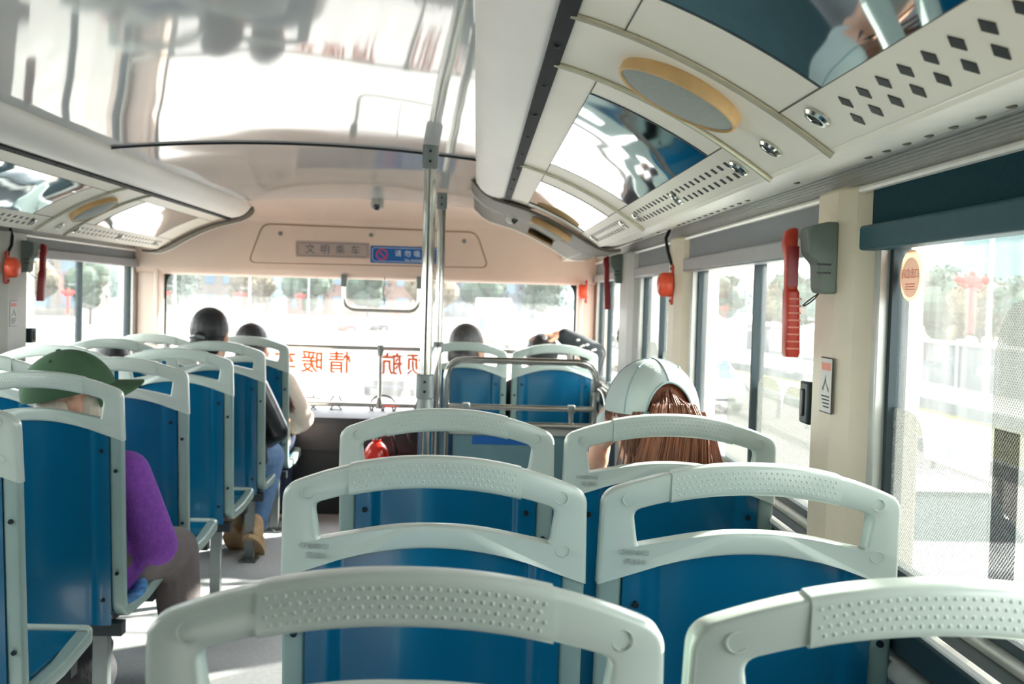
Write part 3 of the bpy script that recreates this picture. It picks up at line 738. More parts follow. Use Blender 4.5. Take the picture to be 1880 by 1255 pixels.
at_world(MB().box(.498, .54, HY - .03, HY + .018, .782, .825), hoop).build('clamp', M['clamp'], hoop, bevel=.008)
part = thing('partition', 'grey stairwell partition board with blue label under the steel hoop', 'partition', (.2, 4.70, 0))
at_world(MB().box(-.098, .50, 4.715, 4.735, .02, .622), part).build('board', M['panel_grey'], part, bevel=.004)
at_world(MB().tube([(-.098, 4.70, .634), (.50, 4.70, .634)], .0135, 14), part).build('top_rail', M['chrome'], part)
at_world(MB().box(-.098, .50, 4.702, 4.74, .590, .622), part).build('cap_strip', M['alu'], part, bevel=.003)
at_world(MB().box(-.098, -.082, 4.709, 4.741, .02, .59), part).build('edge_strip', M['navy_cloth'], part)
at_world(MB().box(.0, .345, 4.712, 4.7152, .548, .584), part).build('blue_label', M['sign_blue'], part)

gr = thing('guard_rail', 'low two bar steel guard rail across the windshield', 'rail', (-.5, 5.81, 0))
GYR = 5.86
for z in (.888, .590): at_world(MB().tube([(XL + .03, GYR, z), (.55, GYR, z)], .0115, 14), gr).build('bar', M['chrome'], gr)
for x in (-1.60, -.492, .50):
    at_world(MB().tube([(x, GYR, .602), (x, GYR, .876)], .0105, 12), gr).build('upright', M['chrome'], gr)
    for z, dz in ((.888, -.04), (.590, .04)):
        at_world(MB().lathe([(.012, dz), (.019, dz * .3), (.019, -dz * .45)], (x, GYR, z), 14), gr).build('clamp', M['clamp'], gr)
for x in (-1.60, .50): at_world(MB().tube([(x, GYR, .59), (x, GYR + .03, .40), (x, 5.895, .30)], .010, 10), gr).build('foot', M['chrome'], gr)

uh = thing('grab_bar', 'u shaped steel grab bar hanging under the beige bulkhead', 'bar', (-.5, 5.965, 1.26))
UY = 5.965
at_world(MB().tube(fillet([(-.702, UY, 1.25), (-.702, UY, 1.084), (-.302, UY, 1.082), (-.302, UY, 1.25)], .065, 7), .0115, 14), uh).build('loop', M['chrome'], uh)
for x in (-.702, -.302): at_world(MB().box(x - .016, x + .016, UY - .016, UY + .016, 1.205, 1.268), uh).build('socket', M['clamp'], uh, bevel=.004)
w = [(-.489 + .004 * math.sin(i * .8), 5.955, 1.262 - .0135 * i) for i in range(12)]
tag(MB().tube(w, .0022, 6).ell((-.487, 5.955, 1.14), .006, 8, 5).build('dangling_wire', M['black']), 'thin black wire dangling inside the u shaped grab bar', 'wire')

cc = thing('security_camera', 'pale dome security camera hanging from the glossy ceiling seam', 'camera', (-.49, 5.44, 1.645))
MB().lathe([(.034, .0), (.034, -.008), (.030, -.022), (.033, -.040), (.030, -.058), (.016, -.068), (.0005, -.070)], (0, 0, 0), 24).build('body', M['dome'], cc)
MB().ell((0, -.014, -.052), (.021, .021, .021), 16, 10).build('lens', M['lens'], cc)
c2 = thing('security_camera', 'small white camera on the recessed taupe trim beside the bulkhead', 'camera', (.142, 4.80, 1.515))
MB().ell((0, 0, -.004), (.024, .026, .024), 16, 10).build('body', M['bead'], c2)
MB().lathe([(.013, 0), (.013, .012), (.009, .014)], (.012, -.014, -.012), 14, Vector((.35, -.8, -.5)).to_track_quat('Z', 'Y').to_matrix()).build('lens', M['lens'], c2)
ns = thing('notice_plate', 'small tan plate with two dark squares on the recessed taupe trim', 'sign', (.285, 5.05, 1.452), 0)
nm = Matrix.Rotation(math.radians(26), 4, 'Y') @ Matrix.Rotation(math.radians(18), 4, 'X')
MB().box(-.062, .062, -.05, .05, -.006, 0, nm).build('plate', M['tan'], ns)
for x in (-.028, .028): MB().box(x - .023, x + .023, -.036, .036, -.0075, -.006, nm).build('dark_square', M['ink'], ns)

# access cover and signs on the bulkhead
def by(z): return 5.952 - .2043 * (z - 1.295)
cover = thing('access_cover', 'rounded trapezoid access cover on the beige bulkhead', 'cover', (-.58, 5.93, 1.42))
cp = [(-1.12, 1.520), (-.01, 1.508), (.056, 1.330), (-1.20, 1.322)]
def rp(poly, r):
    P = [Vector(p) for p in poly]; out = []
    for i in range(len(P)):
        a, b, c = P[i - 1], P[i], P[(i + 1) % len(P)]; u = b + (a - b).normalized() * r; v = b + (c - b).normalized() * r
        out += [tuple(u * (1 - t) ** 2 + b * 2 * t * (1 - t) + v * t * t) for t in rng(0, 1, 6)]
    return out
big = rp([(-1.128, 1.526), (-.004, 1.514), (.066, 1.324), (-1.21, 1.316)], .045); sm = rp(cp, .04)
at_world(MB().prism(big, lambda p: (p[0], by(p[1]) - .0015, p[1]), lambda p: (p[0], by(p[1]) + .004, p[1])), cover).build('shadow_gap', M['bulk_line'], cover)
at_world(MB().prism(sm, lambda p: (p[0], by(p[1]) - .006, p[1]), lambda p: (p[0], by(p[1]) + .002, p[1])), cover).build('lid', M['bulkhead'], cover, bevel=.003)
for x, z in ((-1.035, 1.473), (-.56, 1.480), (-.07, 1.462)):
    at_world(MB().lathe([(.0005, .012), (.009, .010), (.011, .004), (.011, 0)], (x, by(z) - .006, z), 14, Matrix(((1, 0, 0), (0, 0, -1), (0, 1, 0)))), cover).build('knob', M['clamp'], cover)
def plate(name, label, x0, x1, z0, z1, m, line):
    xm, zm = (x0 + x1) / 2, (z0 + z1) / 2; root = thing(name, label, 'sign', (xm, by(zm) - .006, zm)); ang = math.atan(.2043)
    root.rotation_euler = (math.atan(.2043), 0, 0); w, h = x1 - x0, z1 - z0
    o = MB().prism(rrect(w, h, .006), lambda p: (p[0], -.003, p[1]), lambda p: (p[0], -.0003, p[1])).build('plate', m, root)
    a, b = rrect(w - .018, h - .016, .014), rrect(w - .022, h - .020, .012)
    MB().ringloops([[(x, -.0036, z) for x, z in a], [(x, -.0036, z) for x, z in b], [(x, -.003, z) for x, z in b], [(x, -.003, z) for x, z in a]]).build('border', line, root)
    return root
def ptext(root, body, size, m, x, z): return text_mesh('lettering', body, size, m, root, frame_mtx((1, 0, 0), (0, -1, 0), (x, -.0034, z)), .0003)
p1 = plate('courtesy_sign', 'brushed grey sign with four slate characters on the bulkhead cover', -.955, -.568, 1.356, 1.440, M['sign_grey'], M['sign_ink'])
for i, ch in enumerate('文明乘车'): ptext(p1, ch, .052, M['sign_ink'], -.118 + .079 * i, -.002)
p2 = plate('no_smoking_sign', 'blue no smoking sign partly hidden behind the grab poles', -.562, -.172, 1.336, 1.426, M['sign_blue'], M['sign_white'])
ring = MB(); rgs = []
for a in rng(0, 2 * PI, 29)[:-1]: rgs.append([(-.135 + r_ * math.cos(a), y_, r_ * math.sin(a)) for r_, y_ in ((.031, -.0042), (.025, -.0042), (.025, -.003), (.031, -.003))])
ring.ringloops(rgs); ring.box(-.028, .028, -.0041, -.003, -.003, .003, Matrix.Translation((-.135, 0, 0)) @ Matrix.Rotation(math.radians(45), 4, 'Y'))
ring.build('prohibition_symbol', M['sign_red'], p2)
for i, ch in enumerate('请勿吸烟'): ptext(p2, ch, .036, M['sign_white'], -.050 + .050 * i, .006)
ptext(p2, 'No smoking', .018, M['sign_white'], .03, -.026)

# safety hammers in holders
def hammer(label, x, y, z, s, m_red, m_hold, lean=0.0, reach=1.0):
    """x: wall face; the tool hangs on the cabin side of its holder."""
    root = thing('safety_hammer', label, 'safety hammer', (x, y, z), 0, 'red safety hammers in holders')
    X = lambda d: -s * d
    def bx(mb, d0, d1, *a): return mb.box(min(X(d0), X(d1)), max(X(d0), X(d1)), *a)
    h = MB(); prof = fillet([(0, -.10), (.030, -.10), (.034, -.05), (.050, -.03), (.054, .012), (.02, .022), (0, .022)], .012, 4)
    h.prism([(p.x, p.y) for p in prof], lambda p: (X(p[0]), -.026, p[1]), lambda p: (X(p[0]), .026, p[1])).build('holder', m_hold, root, bevel=.004)
    for zz in (-.066, -.052): bx(MB(), .012, .036, -.0275, -.0255, zz, zz + .003).build('holder_slot', M['black'], root)
    t = MB(); rings = []
    for zz, d, w, tk in ((.014, .058, .014, .013), (.008, .062, .022, .022), (-.012, .064, .025, .025), (-.04, .060, .021, .022), (-.092, .058, .021, .021), (-.098, .057, .030, .024), (-.205, .052, .032, .026), (-.212, .052, .028, .022)):
        rings.append([(X(d + u), .046 + lean * (zz) + v, zz) for u, v in rrect(tk, w, .005, 3)])
    body = t.loops(rings).build('hammer', m_red, root)
    for k in range(8):
        zz = -.108 - .0125 * k; MB().box(min(X(.040), X(.064)), max(X(.042), X(.0655)), .046 + lean * zz - .0168, .046 + lean * zz - .0155, zz - .003, zz).build('grip_ridge', M['pink_ink'] if m_red is M['red'] else M['dark_red'], body)
    bx(MB(), .050, .068, .0335, .0355, -.088, -.018).build('label_plate', M['dark_red'] if m_red is M['red'] else m_red, body)
    MB().tube([(X(.03 + .02 * math.sin(i * .5)), -.02 + .006 * i, -.10 - .022 * math.sin(PI * i / 8)) for i in range(9)], .0012, 6).build('tether', M['black'], root)
    return root
hammer('big bright red safety hammer in grey holder on the near beige pillar', .612, 1.905, 1.292, 1, M['red'], M['holder'], -.05)
hammer('dark red safety hammer on the distant grey pillar beside the foremost side window', .612, 4.70, 1.345, 1, M['dark_red'], M['holder'], 0)
hammer('dark red safety hammer on the far side grey pillar above white sticker', -1.772, 4.43, 1.318, -1, M['dark_red'], M['holder'], 0)

# red buzzers
def buzzer(label, x, y, z, s, cable):
    root = thing('alarm_buzzer', label, 'buzzer', (x, y, z), 0, 'red alarm buzzers')
    q = Matrix(((0, 0, -s), (0, 1, 0), (1 if s > 0 else -1, 0, 0))) if False else Vector((-s, 0, 0)).to_track_quat('Z', 'Y').to_matrix()
    MB().prism(rrect(.030, .125, .012), lambda p: (0, p[0], p[1]), lambda p: (-s * .008, p[0], p[1])).build('bracket', M['red'], root, bevel=.002)
    MB().lathe([(.036, .006), (.038, .012), (.038, .034), (.034, .042), (.024, .048), (.0005, .050)], (0, 0, 0), 26, q).build('horn', M['orange_red'], root)
    for zz in (-.05, .05): MB().ell((-s * .009, 0, zz), (.003, .0045, .0045), 8, 5).build('screw', M['bolt'], root)
    if cable:
        MB().tube(cable, .0055, 8).build('cable', M['black'], root)
buzzer('orange red alarm buzzer with black cable on the middle beige pillar', .612, 3.46, 1.225, 1, [(-.002, 0, .05), (-.006, .03, .075), (-.008, .08, .11), (-.006, .13, .15), (.01, .16, .18)])
buzzer('small orange red alarm buzzer on the foremost corner pillar near the windshield', .588, 5.925, 1.215, 1, None)
buzzer('red alarm buzzer cut by the picture edge on the far grey pillar', -1.772, 4.275, 1.232, -1, [(.004, 0, .05), (.008, .03, .085), (.006, .04, .12), (-.006, .045, .15)])

# stickers and latches
def sticker(label, x, y, z, s, w, h):
    root = thing('safety_sticker', label, 'sticker', (x, y, z), 0, None); X = lambda d: -s * d
    def bx(d0, d1, y0, y1, z0, z1): return MB().box(min(X(d0), X(d1)), max(X(d0), X(d1)), y0, y1, z0, z1)
    bx(0, .0008, -w / 2 - .002, w / 2 + .002, -h / 2 - .002, h / 2 + .002).build('edge', M['ink'], root); bx(.0006, .0014, -w / 2, w / 2, -h / 2, h / 2).build('sheet', M['paper'], root)
    bx(.0013, .0018, -w * .4, w * .4, h * .28, h * .42).build('heading_bar', M['pink_ink'], root)
    v = [(-.30, -.10), (-.05, .02), (.02, .16), (.14, .02), (.34, -.12), (.22, -.14), (.08, -.02), (-.02, .04), (-.12, -.08), (-.26, -.16)]
    MB().prism([(a * w, b * h + .03 * h) for a, b in v], lambda p: (X(.0013), p[0], p[1]), lambda p: (X(.0018), p[0], p[1])).build('pictogram', M['ink_soft'], root)
    for k in range(4): bx(.0013, .0018, -w * .36, w * (.36 - .06 * k), -h * (.22 + .065 * k), -h * (.195 + .065 * k)).build('text_line', M['ink'], root)
sticker('white safety sticker with pictogram on the near beige pillar under the hammer', .6085, 1.905, 1.035, 1, .060, .092)
sticker('white safety sticker on the far grey pillar under the dark red hammer', -1.7705, 4.34, 1.058, -1, .066, .094)
def latch(label, x, y, z, s, h):
    root = thing('window_latch', label, 'latch', (x, y, z), 0, 'dark window latches')
    MB().box(-.018, .018, -.026, .026, -h / 2, h / 2).build('housing', M['rubber'], root, bevel=.005)
    MB().box(-s * .018 - .004, -s * .018 + .004, -.008, .012, -h * .32, h * .32).build('grip', M['black'], root, bevel=.003)
latch('dark latch on the sliding window beside the near beige pillar', .636, 2.07, .990, 1, .080)
latch('small dark latch on the foremost side window by the distant grey pillar', .640, 4.84, 1.02, 1, .065)
latch('dark latch on the far side window just beyond the grey pillar', -1.80, 4.575, .965, -1, .06)

# oval emergency exit sticker on the near pane
GX = XR + .033
ov = thing('exit_sticker', 'oval peach and white exit sticker on the near window pane', 'sticker', (GX, 1.712, 1.222))
E_ = lambda a, ry, rz: [(ry * math.cos(t), rz * math.sin(t)) for t in rng(0, 2 * PI, 41)[:-1]]
MB().prism(E_(0, .044, .040), lambda p: (-.0002, p[0], p[1]), lambda p: (-.0012, p[0], p[1])).build('rim', M['peach'], ov)
MB().prism(E_(0, .036, .031), lambda p: (-.0011, p[0], p[1] - .003), lambda p: (-.0016, p[0], p[1] - .003)).build('face', M['white_vinyl'], ov)
text_mesh('lettering', '应急出口', .0165, M['pink_ink'], ov, frame_mtx((0, -1, 0), (-1, 0, 0), (-.0018, 0, .002)), .0002)
for k in range(3): MB().box(-.0021, -.0015, -.018, .018, -.014 - .004 * k, -.0125 - .004 * k).build('text_line', M['pink_ink'], ov)

# windshield lettering, read from outside
WY = 6.083; kx = WY / 6.0
dec = thing('windshield_lettering', 'large orange characters on the windshield, seen from behind', 'lettering', (-.6, WY, .79))
for ch, x in (('领', -.302), ('航', -.446), ('情', -.722), ('暖', -.868), ('车', -1.012)):
    text_mesh('character', ch, .128, M['orange_vinyl'], dec, frame_mtx((-1, 0, 0), (0, 1, 0), (x * kx + .6, 0, -.004)), .0005, 'CENTER', .0022)
de2 = thing('windshield_lettering', 'small dark lettering with round emblem low on the windshield', 'lettering', (-.65, WY, .56))
for ch, x in (('公', -.735), ('交', -.856)): text_mesh('character', ch, .10, M['black_vinyl'], de2, frame_mtx((-1, 0, 0), (0, 1, 0), (x * kx + .65, 0, .002)), .0005)
em = MB(); x0 = -.485 * kx + .65
for rx, rz, dx in ((.070, .058, 0), (.026, .032, -.030), (.026, .032, .030)):
    em.tube([(x0 + dx + rx * math.cos(a), 0, (.002 if rx > .05 else -.02) + rz * math.sin(a)) for a in rng(0, 2 * PI, 33)], .0045, 6, ry=.0012, caps=False, up=(0, 1, 0))
em.build('emblem', M['black_vinyl'], de2)

# perforated vinyl on the side panes (part of each window)
def film(win, name, poly, m, label=None):
    o = MB().prism(poly, lambda p: (GX - .0004, p[0], p[1]), lambda p: (GX - .0011, p[0], p[1])).build(name, m, win, smooth=0)
    if label: o['label'] = label
def scallop(y0, y1, zbase, humps):
    """Outline of rounded seat shapes: humps = [(centre, half width, top)]."""
    pts = []
    for i in range(81):
        y = y0 + (y1 - y0) * i / 80; z = zbase
        for c, h, t in humps:
            u = abs(y - c) / h
            if u < 1: z = max(z, zbase + (t - zbase) * (1 - u ** 4) ** .5)
        pts.append((y, z))
    return pts
film(W_mid, 'window_film', scallop(2.09, 2.93, .90, [(2.80, .14, .975), (2.52, .12, 1.005), (2.30, .11, 1.0), (2.14, .10, .955)]) + [(2.93, Z0), (2.09, Z0)], M['vinyl'])
film(W_near, 'window_film', scallop(1.42, 1.765, .945, [(1.735, .10, 1.015)]) + [(1.42, Z0), (1.765, Z0)][::1] if False else [(1.765, Z0)] + [(1.765, 1.0)] + [(y, z) for y, z in scallop(1.765, 1.42, .95, [(1.735, .10, 1.013)])][1:] + [(1.42, Z0)], M['vinyl'])
film(W_near, 'window_film', [(1.42, Z0)] + [(1.42, 1.10)] + [(1.42 - .07 * (1 - math.cos(t)), 1.10 + .085 * math.sin(t)) for t in rng(.1, PI / 2, 10)] + [(1.05, 1.185), (1.05, Z0)], M['vinyl'])
film(W_near, 'printed_bar', [(1.412, Z0 + .01), (1.412, 1.02), (1.345, 1.02), (1.345, Z0 + .01)], M['vinyl_dark'], 'darker printed bar on the window film')
film(W_sm, 'window_film', scallop(3.63, 4.37, .92, [(3.85, .15, 1.0), (4.2, .14, 1.02)]) + [(4.37, Z0), (3.63, Z0)], M['vinyl'])
for w_, y in ((W_mid, 2.12),):
    text_mesh('film_mark', '㊣ 印', .022, M['ink_soft'], w_, frame_mtx((0, -1, 0), (-1, 0, 0), (GX - .0014, y, .785)), .0002)

# fire extinguisher
fx = thing('fire_extinguisher', 'red fire extinguisher with black hose by the dark dash', 'fire extinguisher', (-.475, 5.55, 0))
MB().lathe([(.055, 0), (.063, .006), (.063, .365), (.057, .400), (.036, .427), (.022, .437), (.022, .45)], (0, 0, 0), 30).build('cylinder', M['extinguisher'], fx)
MB().lathe([(.020, .45), (.020, .477), (.014, .483)], (0, 0, 0), 16).build('valve', M['chrome'], fx)
MB().box(-.012, .075, -.010, .010, .490, .501, Matrix.Rotation(.12, 4, 'Y')).box(-.012, .06, -.010, .010, .469, .477).build('lever', M['bolt'], fx, bevel=.002)
MB().tube(fillet([(.018, 0, .465), (.075, -.01, .483), (.098, -.015, .40), (.088, -.01, .16)], .05, 6), .009, 10).build('hose', M['black'], fx)
lb = MB(); lb.sheet(lambda a, z, k: ((.0635 + .0006 * k) * math.cos(a), (.0635 + .0006 * k) * math.sin(a), z), rng(PI * 1.02, PI * 1.55, 12), [.15, .35], 0); lb.build('instruction_label', M['paper'], fx)

# ------------------------------------------------------------------ people
def headrot(yaw, pitch=0, roll=0): return Matrix.Rotation(yaw, 3, 'Z') @ Matrix.Rotation(-pitch, 3, 'X') @ Matrix.Rotation(roll, 3, 'Y')
def add_head(mb, hc, R_):
    P = lambda v: hc + R_ @ Vector(v)
    prof = [(-.119, .018, .022, .050), (-.112, .036, .042, .042), (-.095, .050, .062, .026), (-.068, .060, .078, .012), (-.03, .067, .088, .004), (.01, .073, .094, 0), (.045, .074, .095, -.003), (.075, .066, .085, -.004), (.098, .046, .060, -.004), (.110, .022, .030, -.004)]
    rings = [[P((rx * math.cos(a), yc + ry * math.sin(a), z)) for a in rng(0, 2 * PI, 25)[:-1]] for z, rx, ry, yc in prof]
    mb.loops(rings)
    def e(c, r): mb.ell(P(c), r, 12, 8, R_)
    e((0, .094, -.030), (.0125, .018, .013)); e((0, .091, -.008), (.008, .012, .026)); e((0, .086, .022), (.050, .014, .009))
    for s in (-1, 1):
        e((s * .074, -.006, -.018), (.009, .021, .031)); e((s * .032, .079, .002), (.0135, .0125, .0125)); e((s * .040, .060, -.040), (.024, .026, .022))
    e((0, .086, -.066), (.024, .010, .006)); e((0, .085, -.076), (.020, .010, .007)); e((0, .078, -.104), (.020, .016, .014))
def add_hand(mb, w, d, n, s, curl=.5, spread=.12):
    """w wrist, d direction of the fingers, n back-of-hand normal, s thumb side sign."""
    d = Vector(d).normalized(); n = Vector(n); n = (n - d * n.dot(d)).normalized(); x = d.cross(n) * s; w = Vector(w)
    B = Matrix((x, d, n)).transposed(); P = lambda a, b, c: w + x * a + d * b + n * c
    mb.capsule([P(0, -.02, 0), P(0, .012, 0)], [.024, .025], 12)
    mb.ell(P(0, .045, 0), (.040, .050, .0145), 14, 9, B)
    for i, (fx_, ln, r) in enumerate(((.0315, .070, .0085), (.0105, .078, .0088), (-.0105, .072, .0085), (-.031, .056, .0076))):
        a0 = spread * (1 - i * .66); p = P(fx_, .080 - abs(i - 1.2) * .005, 0); pts = [P(fx_ * .8, .05, 0), p]; ang = curl * .35
        for k, f in enumerate((.46, .31, .23)):
            dirv = (d * math.cos(ang) + x * math.sin(a0) * .8 - n * math.sin(ang)).normalized(); p = p + dirv * ln * f; pts.append(p); ang += curl * .6
        mb.capsule(pts, [r * 1.05, r * 1.05, r, r * .95, r * .82], 10)
    p0 = P(.030, .018, -.004); p1 = P(.056, .045, -.012 - .012 * curl); p2 = P(.064, .075, -.018 - .02 * curl); mb.capsule([p0, p1, p2], [.0135, .0115, .009], 10)
def skin_faces(me, root_l, hc, R_):
    inv = R_.transposed()
    for p in me.polygons:
        v = inv @ (p.center + root_l - hc); ax = abs(v.x)
        if v.y > .070 and abs(v.z) < .02:
            dd = math.hypot(ax - .032, v.z - .002)
            if dd < .0055: p.material_index = 3
            elif dd < .0105: p.material_index = 2
        if v.y > .074 and -.083 < v.z < -.060 and ax < .022: p.material_index = 1
def person(label, X, Yb, hc, cloth, legs_m, shoe_m, yaw=0, pitch=0, roll=0, sh=None, arms=None, knees=None, feet=None, bare=0.0, hem=.42, shoulders=.165, vox=.005, toes=None):
    root = thing('person', label, 'person', (X, Yb + .2, 0)); L0 = Vector(root.location)
    hc = Vector(hc); R_ = headrot(yaw, pitch, roll); zs = sh if sh else hc.z - .20; pz = .44
    ch = Vector((X * .55 + hc.x * .45, Yb + .17, zs)); nk = hc + R_ @ Vector((0, -.02, -.10))
    S = [ch + Vector((k * shoulders, 0, -.015)) for k in (-1, 1)]
    arms = arms or [None, None]; A = []
    for k in (0, 1):
        sg = (-1, 1)[k]; a = arms[k] or {}
        el = Vector(a.get('el', (X + sg * .225, Yb + .22, zs - .25))); wr = Vector(a.get('wr', (X + sg * .085, Yb + .43, .475)))
        A.append((S[k], el, wr, a.get('d', Vector((-sg * .35, 1, -.15))), a.get('n', Vector((0, .2, 1))), a.get('curl', .55)))
    knees = knees or [(X - .10, Yb + .53, .42), (X + .10, Yb + .53, .42)]; feet = feet or [(X - .10, Yb + .50, .075), (X + .10, Yb + .50, .075)]
    hips = [Vector((X - .085, Yb + .20, pz)), Vector((X + .085, Yb + .20, pz))]
    toes = toes or [(0, 1, -.12), (0, 1, -.12)]
    def torso(mb, g, z0=None):
        x_ = .014 if g else 0
        rows = [(pz - .085 - x_, .120 + x_, .095 + x_, 0), (pz - .03, .165 + x_, .120 + x_, 0), (pz + .05, .160 + x_, .116 + x_, .1), (pz + (zs - pz) * .45, .145, .102, .4), (pz + (zs - pz) * .75, .165, .112, .7), (zs - .03, .165, .098, 1), (zs + .015, .125, .075, 1.0), (zs + .05, .065, .06, 1.05)]
        rings = []
        for z, rx, ry, t in rows:
            cx = X + (ch.x - X) * min(t, 1); cy = Yb + .195 + (.03 if g and t < .2 else 0) + (ch.y - Yb - .195) * min(t, 1)
            rings.append([(cx + (rx + g) * math.cos(a), cy + (ry + g) * math.sin(a), z if z < zs else z) for a in rng(0, 2 * PI, 29)[:-1]])
        mb.loops(rings)
    mb = MB(); torso(mb, 0); add_head(mb, hc, R_)
    mb.capsule([ch + Vector((0, .0, .0)), ch.lerp(nk, .6), nk + R_ @ Vector((0, .01, .03))], [.062, .054, .054])
    for k, (s, e, w, d, n, cu) in enumerate(A):
        mb.capsule([s, s.lerp(e, .45), e], [.050, .046, .038]); mb.capsule([e, e.lerp(w, .35), w], [.038, .039, .025]); add_hand(mb, w + Vector(d).normalized() * .018, d, n, (1, -1)[k], cu)
    for k in (0, 1):
        kn, ft = Vector(knees[k]), Vector(feet[k]); mb.capsule([hips[k], hips[k].lerp(kn, .5), kn], [.085, .072, .055]); mb.capsule([kn, kn.lerp(ft, .4), ft], [.054, .052, .034])
        td = Vector(toes[k]).normalized(); mb.capsule([ft + Vector((0, 0, -.02)), ft + td * .13 + Vector((0, 0, -.03))], [.034, .028])
    at_world(mb, root); me = voxel(mb, 'body', [M['skin'], M['lips'], M['eye'], M['iris']], vox); skin_faces(me, L0, hc, R_); link_mesh('body', me, root)
    # jacket or sweater
    mb = MB(); torso(mb, .016)
    for s, e, w, d, n, cu in A:
        w2 = e.lerp(w, 1 - bare - .06); mb.capsule([s, s.lerp(e, .5), e], [.066, .062, .056]); mb.capsule([e, e.lerp(w2, .5), w2], [.056, .054, .043])
    mb.capsule([ch, ch.lerp(nk, .45)], [.08, .068])
    at_world(mb, root); top = link_mesh('top', voxel(mb, 'top', [cloth], .007, 5), root)
    # trousers
    mb = MB(); mb.ell((X, Yb + .195, pz - .005), (.172, .130, .100), 18, 12)
    for k in (0, 1):
        kn, ft = Vector(knees[k]), Vector(feet[k]); mb.capsule([hips[k], hips[k].lerp(kn, .5), kn], [.100, .088, .072]); f2 = kn.lerp(ft, .9); mb.capsule([kn, kn.lerp(f2, .5), f2], [.072, .066, .056])
    at_world(mb, root); link_mesh('trousers', voxel(mb, 'trousers', [legs_m], .007, 5), root)
    for k in (0, 1):
        ft = Vector(feet[k]); td = Vector(toes[k]).normalized(); up = Vector((0, 0, 1)); xx = td.cross(up).normalized(); uu = xx.cross(td); B = Matrix((xx, td, uu)).transposed()
        mb = MB(); mb.ell(ft + td * .055 - uu * .025, (.046, .125, .040), 16, 10, B); mb.capsule([ft + up * .03, ft - uu * .02], [.046, .048])
        at_world(mb, root); sh_o = link_mesh('shoe', voxel(mb, 'shoe', [shoe_m], .006, 4), root)
        sol = MB().prism([(.047 * math.cos(a), .055 + .128 * math.sin(a)) for a in rng(0, 2 * PI, 25)[:-1]], lambda p: ft + B @ Vector((p[0], p[1], -.066)), lambda p: ft + B @ Vector((p[0], p[1], -.048)))
        at_world(sol, root).build('sole', M['shoe_tan'], sh_o)
    return root, hc, R_, ch
def hair_obj(root, hc, R_, parts, m, name='hair', vox=.005):
    mb = MB()
    for c, r in parts: mb.ell(hc + R_ @ Vector(c), r, 18, 12, R_)
    at_world(mb, root); return link_mesh(name, voxel(mb, name, [m], vox, 3), root)
def strands(root, hc, R_, m, fn, n, name='hair_strand'):
    mb = MB()
    for i in range(n):
        pts = [hc + R_ @ Vector(p) for p in fn(i)]; mb.tube(pts, [.0016] + [.0019] * (len(pts) - 2) + [.0007], 5)
    at_world(mb, root); o = mb.build(name, m, root, smooth=80); return o
SKULL = ((0, -.016, .022), (.083, .097, .096))
NAPE = ((0, -.048, -.045), (.068, .050, .062))

